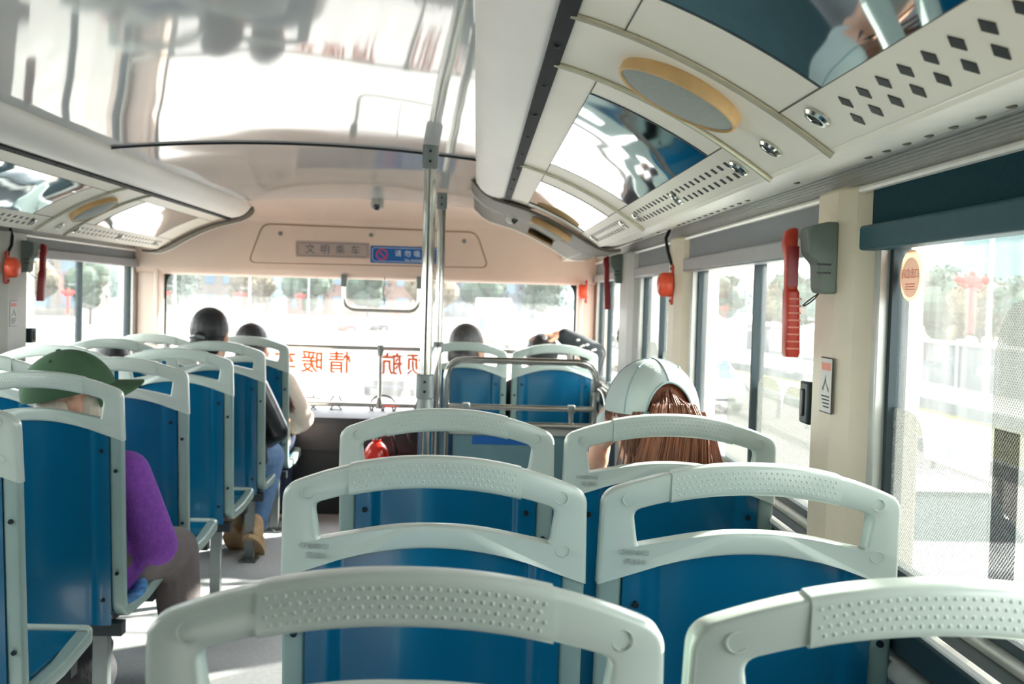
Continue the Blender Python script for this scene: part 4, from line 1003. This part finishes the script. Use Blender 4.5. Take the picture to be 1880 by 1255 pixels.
def cap(root, hc, R_, m, seam_m, open_back, brim_len, pitch=0.0, r=(.0945, .110, .108), floppy=0.0, base=.012):
    Rc = R_ @ Matrix.Rotation(-pitch, 3, 'X'); P = lambda v: hc + Rc @ Vector(v); zc = base
    def low(a):     # a: angle from the back of the head
        if not open_back: return 0
        u = abs(a) / .56; return .66 * math.sqrt(max(0, 1 - u * u)) if u < 1 else 0
    def fn(a, t, k):
        e0 = low(a); el = e0 + (PI / 2 - e0) * t; g = 1 - .022 * k; az = -PI / 2 + a
        f = 1 + floppy * math.sin(3 * a + 1) * math.sin(2 * el)
        return P((r[0] * g * f * math.cos(el) * math.cos(az), r[1] * g * f * math.cos(el) * math.sin(az) - .006, zc + r[2] * g * math.sin(el)))
    mb = MB().sheet(fn, rng(-PI, PI, 73), rng(0, .999, 20), 0); at_world(mb, root); crown = mb.build('cap', m, root, smooth=60)
    for k in range(3):
        a = k * PI / 3 + PI / 6 * 0; pts = []
        for t in rng(-1, 1, 33):
            az = -PI / 2 + a if t < 0 else -PI / 2 + a + PI; aa = a if t < 0 else a - PI
            e0 = low(aa) + .02; el = e0 + (PI / 2 - e0) * (1 - abs(t)); f = 1 + floppy * math.sin(3 * (aa if t < 0 else aa)) * 0
            pts.append(P((r[0] * 1.004 * math.cos(el) * math.cos(az), r[1] * 1.004 * math.cos(el) * math.sin(az) - .006, zc + r[2] * 1.004 * math.sin(el))))
        if floppy == 0: at_world(MB().tube(pts, .0017, 6), root).build('seam', seam_m, crown)
    b = MB().ell(P((0, -.006, zc + r[2] * 1.005)), (.008, .008, .004), 12, 6, Rc); at_world(b, root).build('button', seam_m, crown)
    for a in (-1.05, 1.05, PI - .6, PI + .6):
        el = 1.0; az = -PI / 2 + a; c = P((r[0] * 1.006 * math.cos(el) * math.cos(az), r[1] * 1.006 * math.cos(el) * math.sin(az) - .006, zc + r[2] * 1.006 * math.sin(el)))
        e = MB().ell(c, (.004, .004, .004), 10, 6, Rc); at_world(e, root).build('eyelet', seam_m, crown)
    def bf(u, v, k):
        a = u * 1.15; r0 = (r[0] * math.sin(a), r[1] * math.cos(a) - .006); out = brim_len * math.cos(u * PI / 2) ** .6 * v
        return P((r0[0] + math.sin(a) * out * .35, r0[1] + out, zc + .002 - .018 * v - .030 * (u * u) * v - .004 * k))
    at_world(MB().sheet(bf, rng(-.995, .995, 25), rng(0, 1, 8), 0), root).build('brim', m, crown, smooth=60)
    if open_back:
        st = [P((r[0] * .985 * math.cos(-PI / 2 + a), r[1] * .985 * math.sin(-PI / 2 + a) - .006, zc + .006)) for a in rng(-.6, .6, 13)]
        at_world(MB().tube(st, .010, 8, ry=.003, up=(0, 0, 1)), root).build('strap', seam_m, crown)
        ed = [P((r[0] * 1.002 * math.cos(low(a)) * math.cos(-PI / 2 + a), r[1] * 1.002 * math.cos(low(a)) * math.sin(-PI / 2 + a) - .006, zc + r[2] * 1.002 * math.sin(low(a)))) for a in rng(-.58, .58, 33)]
        at_world(MB().tube(ed, .0024, 6), root).build('opening_piping', seam_m, crown)
    return crown

# woman in the pale denim cap, third row by the window
r1, hc, R_, ch = person('woman in faded denim cap with long brown hair, seated by the near windows', .390, 2.13, (.380, 2.375, .925), M['teal_cloth'], M['dark_cloth'], M['shoe_dark'], yaw=math.radians(13), sh=.735,
    arms=[{'el': (.205, 2.50, .60), 'wr': (.285, 2.50, .815), 'd': Vector((.15, .25, 1)), 'n': Vector((-.9, -.2, .1)), 'curl': .7}, {'el': (.575, 2.36, .50), 'wr': (.47, 2.56, .47)}], bare=.55)
cap(r1, hc, R_, M['denim'], M['denim_dark'], True, .07, r=(.0965, .116, .112))
hair_obj(r1, hc, R_, [((0, -.014, .020), (.082, .096, .094)), ((0, -.045, -.03), (.082, .068, .085)), ((.006, -.062, -.115), (.080, .052, .10)), ((.012, -.062, -.20), (.078, .045, .10)), ((.0, -.085, .025), (.045, .026, .045))], M['hair_brown'])
rd = random.Random(3)
def cap_hair(i):
    a = rd.uniform(-1, 1); b = rd.uniform(-.15, .15); o = rd.uniform(0, .010); ln = rd.uniform(.20, .30)
    top = (.024 * a, -.090 - .010 * (1 - a * a) - o * .4, .062 - .030 * a * a + rd.uniform(-.035, .006))
    return [top, (.046 * a, -.120 - o, .038), (.068 * a + .006, -.122 - o, -.01), (.082 * a + .012 * b, -.116 - o, -.08), (.085 * a + .05 * b + .008, -.108 - o, -.15), (.084 * a + .16 * b + .012, -.108 - o, -.08 - ln * .7)]
strands(r1, hc, R_, M['hair_brown'], cap_hair, 260)
def fly(i):
    a = rd.choice((-1, 1, 1, 1)) * rd.uniform(.8, 1.15); w = rd.uniform(-.02, .03)
    return [(.07 * a, -.10, .02), (.088 * a + w * .4, -.108, -.04), (.094 * a + w, -.112, -.10), (.092 * a + w * 1.5, -.10 + w, -.17)]
strands(r1, hc, R_, M['hair_brown'], fly, 40, 'stray_hair')
at_world(MB().tube([hc + R_ @ Vector(p) for p in ((-.078, .06, -.06), (-.083, .02, -.035), (-.080, -.012, -.01), (-.082, -.022, -.03), (-.080, -.010, -.05))], .0022, 6), r1).build('mask_strap', M['black'], r1)

# passenger in the green cap and purple sweater
r2, hc, R_, ch = person('passenger in floppy green cap and purple knit sweater on the far aisle seat', -1.075, 2.83, (-1.092, 3.075, .865), M['purple'], M['trouser_grey'], M['shoe_green'], yaw=math.radians(-62), pitch=math.radians(-8), sh=.685, shoulders=.160,
    arms=[None, {'el': (-.845, 3.03, .475), 'wr': (-.965, 3.27, .455)}], knees=[(-1.19, 3.33, .41), (-.885, 3.36, .385)], feet=[(-1.17, 3.27, .075), (-.83, 3.27, .075)])
cap(r2, hc, R_, M['green_cap'], M['green_cap'], False, .075, pitch=math.radians(-6), r=(.104, .124, .116), floppy=.05, base=.018)
hair_obj(r2, hc, R_, [((0, -.035, -.03), (.078, .070, .060)), ((0, -.055, -.075), (.060, .035, .04)), ((.064, .034, -.045), (.022, .034, .058)), ((.058, -.035, -.06), (.026, .034, .050))], M['hair_white'])
def wh(i): a = rd.uniform(-1, 1); return [(.074 * a, -.075 + .03 * a * a, .0), (.080 * a, -.085 + .03 * a * a, -.05), (.074 * a + rd.uniform(-.01, .01), -.082 + .02 * a * a, -.10 - rd.uniform(0, .02))]
strands(r2, hc, R_, M['hair_white'], wh, 90)
hm = MB()
hm.tube([(-1.075 + .186 * math.cos(a), 3.02 + .130 * math.sin(a), .352 + .012 * math.sin(3 * a)) for a in rng(-PI * .16, PI * .45, 20)], .020, 8, ry=.008, up=(0, 0, 1))
at_world(hm, r2).build('shirt_hem', M['shirt_blue'], r2)

# woman in black leather, far row
r3, hc, R_, ch = person('woman with dark hair in a low bun and black leather jacket, far aisle seat', -1.10, 4.75, (-1.165, 4.965, .975), M['leather_black'], M['jeans'], M['shoe_tan'], yaw=math.radians(-12), sh=.76,
    arms=[{'el': (-1.275, 4.99, .52), 'wr': (-1.20, 5.18, .47)}, {'el': (-.872, 4.97, .555), 'wr': (-.985, 5.16, .47)}], knees=[(-1.20, 5.26, .41), (-.945, 5.23, .40)], feet=[(-1.05, 4.985, .13), (-.95, 4.90, .12)], toes=[(0, .75, -.55), (0, .75, -.55)])
hair_obj(r3, hc, R_, [SKULL, NAPE, ((0, -.118, -.03), (.040, .034, .040))], M['hair_black'])
c = MB().capsule([hc + R_ @ Vector(p) for p in ((-.03, -.135, -.012), (.0, -.152, -.004), (.03, -.135, -.012))], .007, 8); at_world(c, r3).build('hair_clip', M['clamp'], r3)
# foremost far aisle seat
r4, hc, R_, ch = person('passenger with short black hair and cream sweater, foremost far aisle seat', -1.10, 5.36, (-1.105, 5.585, .895), M['white_knit'], M['navy_cloth'], M['shoe_dark'], yaw=math.radians(-15), sh=.73,
    arms=[None, {'el': (-.845, 5.56, .545), 'wr': (-.92, 5.72, .46)}], knees=[(-1.2, 5.82, .42), (-.99, 5.82, .42)], feet=[(-1.2, 5.76, .075), (-.99, 5.76, .075)], bare=.35)
hair_obj(r4, hc, R_, [SKULL, NAPE], M['hair_black'])
def lock(i): return [(.07, -.05, -.06), (.13 + rd.uniform(-.01, .01), -.05, -.15), (.19 + rd.uniform(-.02, .03), -.06, -.20), (.235 + rd.uniform(-.015, .02), -.05 + rd.uniform(-.02, .02), -.27 - rd.uniform(0, .05))]
strands(r4, hc, R_, M['hair_brown'], lock, 70)
# slumped passenger by the far window
r5, hc, R_, ch = person('passenger with dark hair slumped low on the far window seat', -1.54, 4.75, (-1.60, 4.97, .825), M['navy_cloth'], M['dark_cloth'], M['shoe_dark'], yaw=math.radians(20), pitch=math.radians(-18), sh=.63, shoulders=.15, arms=[{'el': (-1.725, 4.97, .44), 'wr': (-1.62, 5.16, .47)}, {'el': (-1.375, 4.99, .45), 'wr': (-1.46, 5.18, .47)}])
hair_obj(r5, hc, R_, [SKULL, NAPE], M['hair_black'])
# foremost near seats
r6, hc, R_, ch = person('passenger with greying bobbed hair on the foremost near aisle seat', -.050, 5.36, (-.036, 5.60, .922), M['dark_cloth'], M['navy_cloth'], M['shoe_dark'], yaw=math.radians(-32), sh=.73, shoulders=.15, arms=[None, {'el': (.125, 5.58, .48), 'wr': (.03, 5.79, .47)}],
    knees=[(-.15, 5.82, .42), (.05, 5.82, .42)], feet=[(-.15, 5.76, .075), (.05, 5.76, .075)])
hair_obj(r6, hc, R_, [SKULL, NAPE, ((-.05, -.03, -.05), (.035, .06, .065)), ((.045, -.05, -.045), (.034, .045, .055))], M['hair_grey'])
r7, hc, R_, ch = person('passenger with short dark hair resting one raised hand on own head', .390, 5.36, (.335, 5.585, .882), M['dark_cloth'], M['navy_cloth'], M['shoe_dark'], yaw=math.radians(6), sh=.72, vox=.004,
    arms=[{'el': (.262, 5.60, .48), 'wr': (.31, 5.79, .47)}, {'el': (.600, 5.545, .905), 'wr': (.440, 5.560, .990), 'd': Vector((-1, .05, -.02)), 'n': Vector((.05, -.15, 1)), 'curl': .42}],
    knees=[(.29, 5.82, .42), (.49, 5.82, .42)], feet=[(.29, 5.76, .075), (.49, 5.76, .075)])
hair_obj(r7, hc, R_, [SKULL, NAPE], M['hair_black'])
pr_ = MB()
for i in range(7):
    t = i / 6; p = Vector((.60, 5.545, .905)).lerp(Vector((.46, 5.56, .98)), .05 + .6 * t); pr_.ell((p.x + .004 * (i % 2), p.y - .052, p.z + .018 - .012 * (i % 3)), (.010, .004, .006), 8, 5)
at_world(pr_, r7).build('sleeve_print', M['paper'], r7)
# bag on the floor under the green capped passenger's seat
bag = thing('shopping_bag', 'black cloth bag on the floor under the green capped passenger', 'bag', (-1.12, 3.10, 0))
mb = MB().ell((0, 0, .10), (.15, .11, .10), 18, 10).ell((.02, .03, .16), (.11, .09, .06), 16, 9); o = link_mesh('sack', voxel(mb, 'sack', [M['bag']], .008, 3), bag)
MB().tube([(-.07, 0, .19), (-.05, .0, .235), (.05, .0, .235), (.07, 0, .19)], .008, 8).build('strap', M['dark_red'], bag)

# ------------------------------------------------------------------ outdoors (the road is 2.4 m below the upper deck)
GZ = -2.4
def gnd(name, poly, m, z=0.0, h=.05): return struct(MB().prism(poly, lambda p: (p[0], p[1], GZ + z - h), lambda p: (p[0], p[1], GZ + z)).build(name, m, smooth=0))
gnd('ground', [(-400, -60), (400, -60), (400, 900), (-400, 900)], M['asphalt'], 0)
gnd('road_median', [(11.5, -30), (15.6, -30), (15.6, 46), (13.0, 62), (11.5, 62)], M['grass'], .16, .2)
gnd('road_kerb', [(15.6, -30), (16.0, -30), (16.0, 60), (13.3, 64), (13.0, 62), (15.6, 46)], M['kerb'], .55, .6)
gnd('road_pavement', [(16.4, -30), (22, -30), (22, 70), (16.4, 70)], M['paving'], .05, .1)
gnd('road_verge', [(-34, 46), (-9, 118), (-12, 122), (-40, 52)], M['grass'], .14, .2)
gnd('road_verge_kerb', [(-33, 45), (-8, 117), (-8.6, 118), (-34, 46)], M['paving'], .22, .3)
lm = MB()
for k in range(26):
    for x in (-4.2, 3.4): lm.box(x, x + .15, -10 + k * 9, -6 + k * 9, GZ, GZ + .006)
struct(lm.build('road_markings', M['car_white'], smooth=0))
# barrier wall along the pavement
fence = thing('barrier_wall', 'long grey roadside barrier wall beyond the grass strip', 'wall', (20.5, 20, GZ))
for k in range(26):
    y = -34 + k * 4
    MB().box(1.5, 1.6, y + .08, y + 3.92, 0, 2.0).build('panel', M['barrier'], fence); MB().box(1.4, 1.72, y - .12, y + .12, 0, 2.25).build('post', M['post'], fence)
MB().box(1.38, 1.74, -34, 70, 2.0, 2.12).build('coping', M['paving'], fence)
# guard rail nearest the bus
gl = thing('road_guard_rail', 'pale low guard rail between lane and grass strip', 'rail', (9.6, 15, GZ))
MB().box(-.05, .05, -40, 50, .55, .85).build('beam', M['car_silver'], gl, bevel=.03)
for k in range(30): MB().box(.05, .13, -40 + 3 * k, -39.9 + 3 * k, 0, .8).build('post', M['post'], gl)

def tree_meshes(seed, leaf):
    rr_ = random.Random(seed); mb = MB()
    for i in range(16):
        a = rr_.uniform(0, 2 * PI); d = rr_.uniform(0, 1.7); z = rr_.uniform(2.6, 6.2); s = rr_.uniform(.8, 1.5) * (1.15 - abs(z - 4.2) * .18)
        mb.ell((d * math.cos(a), d * math.sin(a), z), (s, s, s * .85), 10, 7)
    for i in range(700):
        a = rr_.uniform(0, 2 * PI); el = rr_.uniform(-.9, 1.5); R0 = rr_.uniform(2.1, 2.9); c = Vector((R0 * math.cos(el) * math.cos(a), R0 * math.cos(el) * math.sin(a), 4.4 + R0 * .95 * math.sin(el)))
        u = Vector((rr_.uniform(-1, 1), rr_.uniform(-1, 1), rr_.uniform(-1, 1))).normalized(); v = u.orthogonal().normalized(); s = rr_.uniform(.10, .24)
        mb.add([c + u * s, c + v * s * .5, c - u * s, c - v * s * .5], [(0, 1, 2, 3)])
    for p in range(0): pass
    t = MB().tube([(0, 0, 0), (.05, 0, 1.4), (-.03, .05, 2.8), (.1, .1, 4.2)], [.20, .16, .13, .06], 10)
    for k in range(4): a = k * 1.6; t.tube([(0, 0, 2.2 + .2 * k), (.6 * math.cos(a), .6 * math.sin(a), 3.1 + .2 * k), (1.2 * math.cos(a), 1.2 * math.sin(a), 3.9 + .3 * k)], [.08, .06, .03], 8)
    return mb.mesh('foliage', leaf, 0), t.mesh('trunk', M['bark'], 50)
TR = [tree_meshes(1, M['leaf']), tree_meshes(2, M['leaf_dry']), tree_meshes(3, M['leaf'])]
def tree(x, y, s, kind, label):
    root = thing('tree', label, 'tree', (x, y, GZ), x * 7.3 + y, 'roadside trees'); root.scale = (s, s, s)
    link_mesh('foliage', TR[kind][0], root); link_mesh('trunk', TR[kind][1], root)
rt = random.Random(5)
TL = ['bushy green roadside tree in the row outside', 'dry brownish roadside tree in the row outside', 'rounder dark green roadside tree in the row outside']
for k in range(17): tree(27 + rt.uniform(0, 2.5), 8 + k * 5.6 + rt.uniform(-.3, .3), rt.uniform(.72, .98), k % 3, TL[k % 3])
for k in range(14): tree(-66 + k * 6.1 + rt.uniform(-.4, .4), 96 + k * 2.4 + rt.uniform(-3, 3), rt.uniform(.8, 1.05), k % 3, TL[k % 3])
for k in range(9): tree(24 + k * 7.4 + rt.uniform(-.4, .4), 140 - k * 2.5 + rt.uniform(-1.5, 1.5), rt.uniform(1.0, 1.2), (k + 1) % 3, TL[(k + 1) % 3])
# buildings
def building(x, y, w, d, h, m, label, rows, cols, gable=False, rz=0.0):
    root = thing('building', label, 'building', (x, y, GZ), rz)
    MB().box(-w / 2, w / 2, 0, d, 0, h).build('walls', m, root)
    if gable: MB().prism([(-w / 2 - .6, h), (w / 2 + .6, h), (0, h + w * .16)], lambda p: (p[0], -.6, p[1]), lambda p: (p[0], d + .6, p[1])).build('roof', M['roof'], root)
    else: MB().box(-w / 2 - .3, w / 2 + .3, -.3, d + .3, h, h + .6).build('parapet', M['render3'], root)
    fw = w / cols; fh = h / rows
    for r in range(rows):
        for c in range(cols): MB().box(-w / 2 + fw * (c + .22), -w / 2 + fw * (c + .78), -.08, .05, fh * (r + .28), fh * (r + .80)).build('window', M['pane'], root)
for a in ((-68, 150, 26, 14, 11, M['render3'], 'wide low grey building outside the far side window', 3, 8), (-52, 132, 12, 10, 7.5, M['render1'], 'small pale shop building outside the far side window', 2, 4),
          (-41, 168, 16, 12, 10.5, M['render1'], 'pale flat roofed building seen through the windshield behind the bun', 3, 6), (-20, 178, 20, 12, 11.5, M['render2'], 'pinkish flat roofed building through the middle of the windshield', 3, 6),
          (2, 190, 18, 12, 10, M['render3'], 'grey building far ahead above the guard rail', 3, 5), (-40, 84, 9, 7, 5.5, M['render1'], 'nearest small white roadside kiosk building on the far side', 2, 3)): building(*a)
building(48, 66, 16, 22, 7.2, M['render1'], 'white gabled building beyond the barrier wall', 2, 4, True, -.5)
building(-84, 120, 10, 12, 8, M['render2'], 'narrow building at the left edge of the far window view', 2, 3) if False else None
# hillsides
def hill(name, cx, cy, rx, ry, h, seed):
    q = random.Random(seed); ph = [q.uniform(0, 6) for _ in range(6)]; mb = MB(); rings = []
    for i in range(12):
        t = i / 11; ring = []
        for k in range(48):
            a = 2 * PI * k / 48; n = 1 + .10 * math.sin(3 * a + ph[0]) + .06 * math.sin(7 * a + ph[1] + t * 3); rr_ = (1 - t ** 1.4) * n + .01
            ring.append((cx + rx * rr_ * math.cos(a), cy + ry * rr_ * math.sin(a), GZ - 1 + h * t * (1 + .05 * math.sin(5 * a + ph[2]))))
        rings.append(ring)
    return struct(mb.loops(rings).build(name, M['hill'], smooth=60))
hill('hillside', 165, 215, 72, 110, 62, 1)
hill('hillside_ridge', -70, 420, 150, 60, 26, 2); hill('hillside_ridge', 40, 460, 170, 60, 20, 4)
# lamp posts with red lantern knots
def lamp_post(x, y, h, label, ksz=1.0, rz=0, kz=4.2):
    root = thing('lamp_post', label, 'lamp post', (x, y, GZ), rz)
    MB().tube([(0, 0, 0), (0, 0, h)], [.11, .06], 10).build('pole', M['post'], root); MB().tube([(0, 0, h - .2), (.5, 0, h + .15), (1.6, 0, h + .25)], [.05, .045, .04], 8).build('arm', M['post'], root)
    MB().box(1.3, 2.0, -.12, .12, h + .18, h + .30).build('lamp_head', M['lamp_lens'], root)
    q = ksz; kn = MB().ell((-.75, -.1, kz), (.50 * q, .10, .30 * q), 18, 10).ell((-.75, -.1, kz + .32 * q), (.16 * q, .08, .16 * q), 12, 8)
    for sx in (-1, 1): kn.ell((-.75 + sx * .56 * q, -.1, kz + .05 * q), (.26 * q, .08, .17 * q), 12, 8).ell((-.75 + sx * .30 * q, -.1, kz - .22 * q), (.18 * q, .08, .15 * q), 12, 8)
    kn.build('lantern_knot', M['knot'], root)
    MB().lathe([(.10 * q, -.3 * q), (.15 * q, -.5 * q), (.17 * q, -1.2 * q), (.16 * q, -2.3 * q)], (-.75, -.1, kz), 12).build('tassel', M['knot'], root); MB().tube([(0, 0, kz + .9 * ksz), (-.75, -.1, kz + .9 * ksz)], .03, 8).build('bracket', M['post'], root)
lamp_post(19.35, 41.5, 9, 'lamp post with red lantern knot outside the nearest side window', .85, 0, 4.7)
lamp_post(-26.6, 76, 8.5, 'lamp post with red lantern knot outside the far side window', .62, 0, 3.1)
lamp_post(-23.5, 88, 8, 'lamp post with red lantern knot at the windshield edge beside the corner pillar', .62, 0, 3.2)
lamp_post(-18.5, 92, 8, 'lamp post with red lantern knot through the windshield above the hair bun', .62, 0, 3.2)
lamp_post(-15.5, 104, 8, 'lamp post with red lantern knot third along the windshield', .62, 0, 3.2)
lamp_post(24.5, 75, 9, 'distant lamp post with red lantern knot outside the sliding window', 1.0, 0, 4.6)

# cars
def car(label, x, y, rz, paint, kind='car'):
    root = thing('car', label, 'car', (x, y, GZ), rz); w = .89
    if kind == 'car':
        body = [(-2.25, .30), (-2.28, .62), (-2.15, .86), (-1.2, .93), (1.55, .93), (2.05, .88), (2.25, .70), (2.25, .32)]; cab = [(-1.15, .90), (-.45, 1.42), (.75, 1.46), (1.75, .92)]
    else:
        body = [(-2.3, .32), (-2.32, .75), (-2.15, 1.0), (-1.4, 1.08), (2.2, 1.1), (2.28, .9), (2.28, .34)]; cab = [(-1.35, 1.05), (-.75, 1.72), (1.9, 1.76), (2.2, 1.08)]
    # front of the car is at -y
    MB().prism(body, lambda p: (-w, p[0], p[1]), lambda p: (w, p[0], p[1])).build('body', paint, root, bevel=.09)
    o = MB().prism(cab, lambda p: (-w * (.93 if p[1] < 1.2 else .72), p[0], p[1]), lambda p: (w * (.93 if p[1] < 1.2 else .72), p[0], p[1])).build('cabin', M['car_glass'], root, bevel=.05)
    (y0, z0), (y1, z1), (y2, z2), (y3, z3) = cab
    MB().prism([(y1 - .08, z1 - .02), (y1, z1 + .03), (y2, z2 + .03), (y2 + .12, z2 - .03)], lambda p: (-w * .735, p[0], p[1]), lambda p: (w * .735, p[0], p[1])).build('roof', paint, root, bevel=.03)
    for s in (-1, 1):
        for yy in (.15,): MB().box(s * w * .70 - .02, s * w * .93 + .02, yy - .05, yy + .05, .9, 1.42).build('door_pillar', paint, root)
        for yy in (-1.42, 1.40):
            q = Matrix.Rotation(PI / 2, 3, 'Y'); wl = MB().lathe([(.20, -.10), (.32, -.10), (.335, -.06), (.335, .06), (.32, .10), (.20, .10)], (s * (w - .09), yy, .335), 24, q).build('wheel', M['tyre'], root)
            MB().lathe([(.19, -.105), (.21, .0), (.19, .105)], (s * (w - .09), yy, .335), 18, q).build('hub', M['clamp'], wl)
        MB().ell((s * .66, -2.2, .70), (.20, .10, .09), 12, 8).build('headlamp', M['lamp_lens'], root); MB().box(s * .70 - .16, s * .70 + .16, 2.18, 2.30, .66, .80).build('tail_lamp', M['tail'], root)
        MB().ell((s * (w + .08), -.85, 1.0), (.11, .07, .08), 10, 7).build('wing_mirror', paint, root)
    MB().box(-.55, .55, -2.31, -2.2, .42, .60).build('grille', M['black'], root)
car('silver blue car approaching ahead, seen between orange windshield characters', -2.95, 41, 0, M['car_silver'])
car('white car close outside the nearest side window', 5.6, 13.6, 0.0, M['car_white'])
car('white van outside the sliding side window', 7.9, 38, 0.0, M['car_white'], 'van')
car('dark car far ahead at the grass verge', -9.8, 111, .3, M['car_dark'])
car('red car far ahead at the grass verge beside the dark car', -12.4, 105.5, .3, M['car_red'])
car('white car far ahead queued on the near side', 3.6, 66, 0, M['car_white'])
car('white van further ahead on the near side lane', 8.0, 58, 0, M['car_white'], 'van')
tk = thing('truck', 'pale box truck far ahead between the two foremost heads', 'truck', (1.2, 74, GZ))
MB().box(-1.2, 1.2, 1.4, 7.5, 1.0, 3.5).build('box_body', M['car_white'], tk, bevel=.08); MB().box(-1.15, 1.15, -.6, 1.3, .5, 2.5).build('cab', M['car_white'], tk, bevel=.15)
MB().box(-1.0, 1.0, -.64, -.5, 1.45, 2.25).build('windscreen', M['car_glass'], tk); MB().box(-1.1, 1.1, -.66, -.55, .5, .85).build('bumper', M['car_red'], tk)
for sx in (-1, 1):
    for yy in (.4, 5.8): MB().lathe([(.2, -.14), (.45, -.14), (.45, .14), (.2, .14)], (sx * 1.0, yy, .45), 20, Matrix.Rotation(PI / 2, 3, 'Y')).build('wheel', M['tyre'], tk)
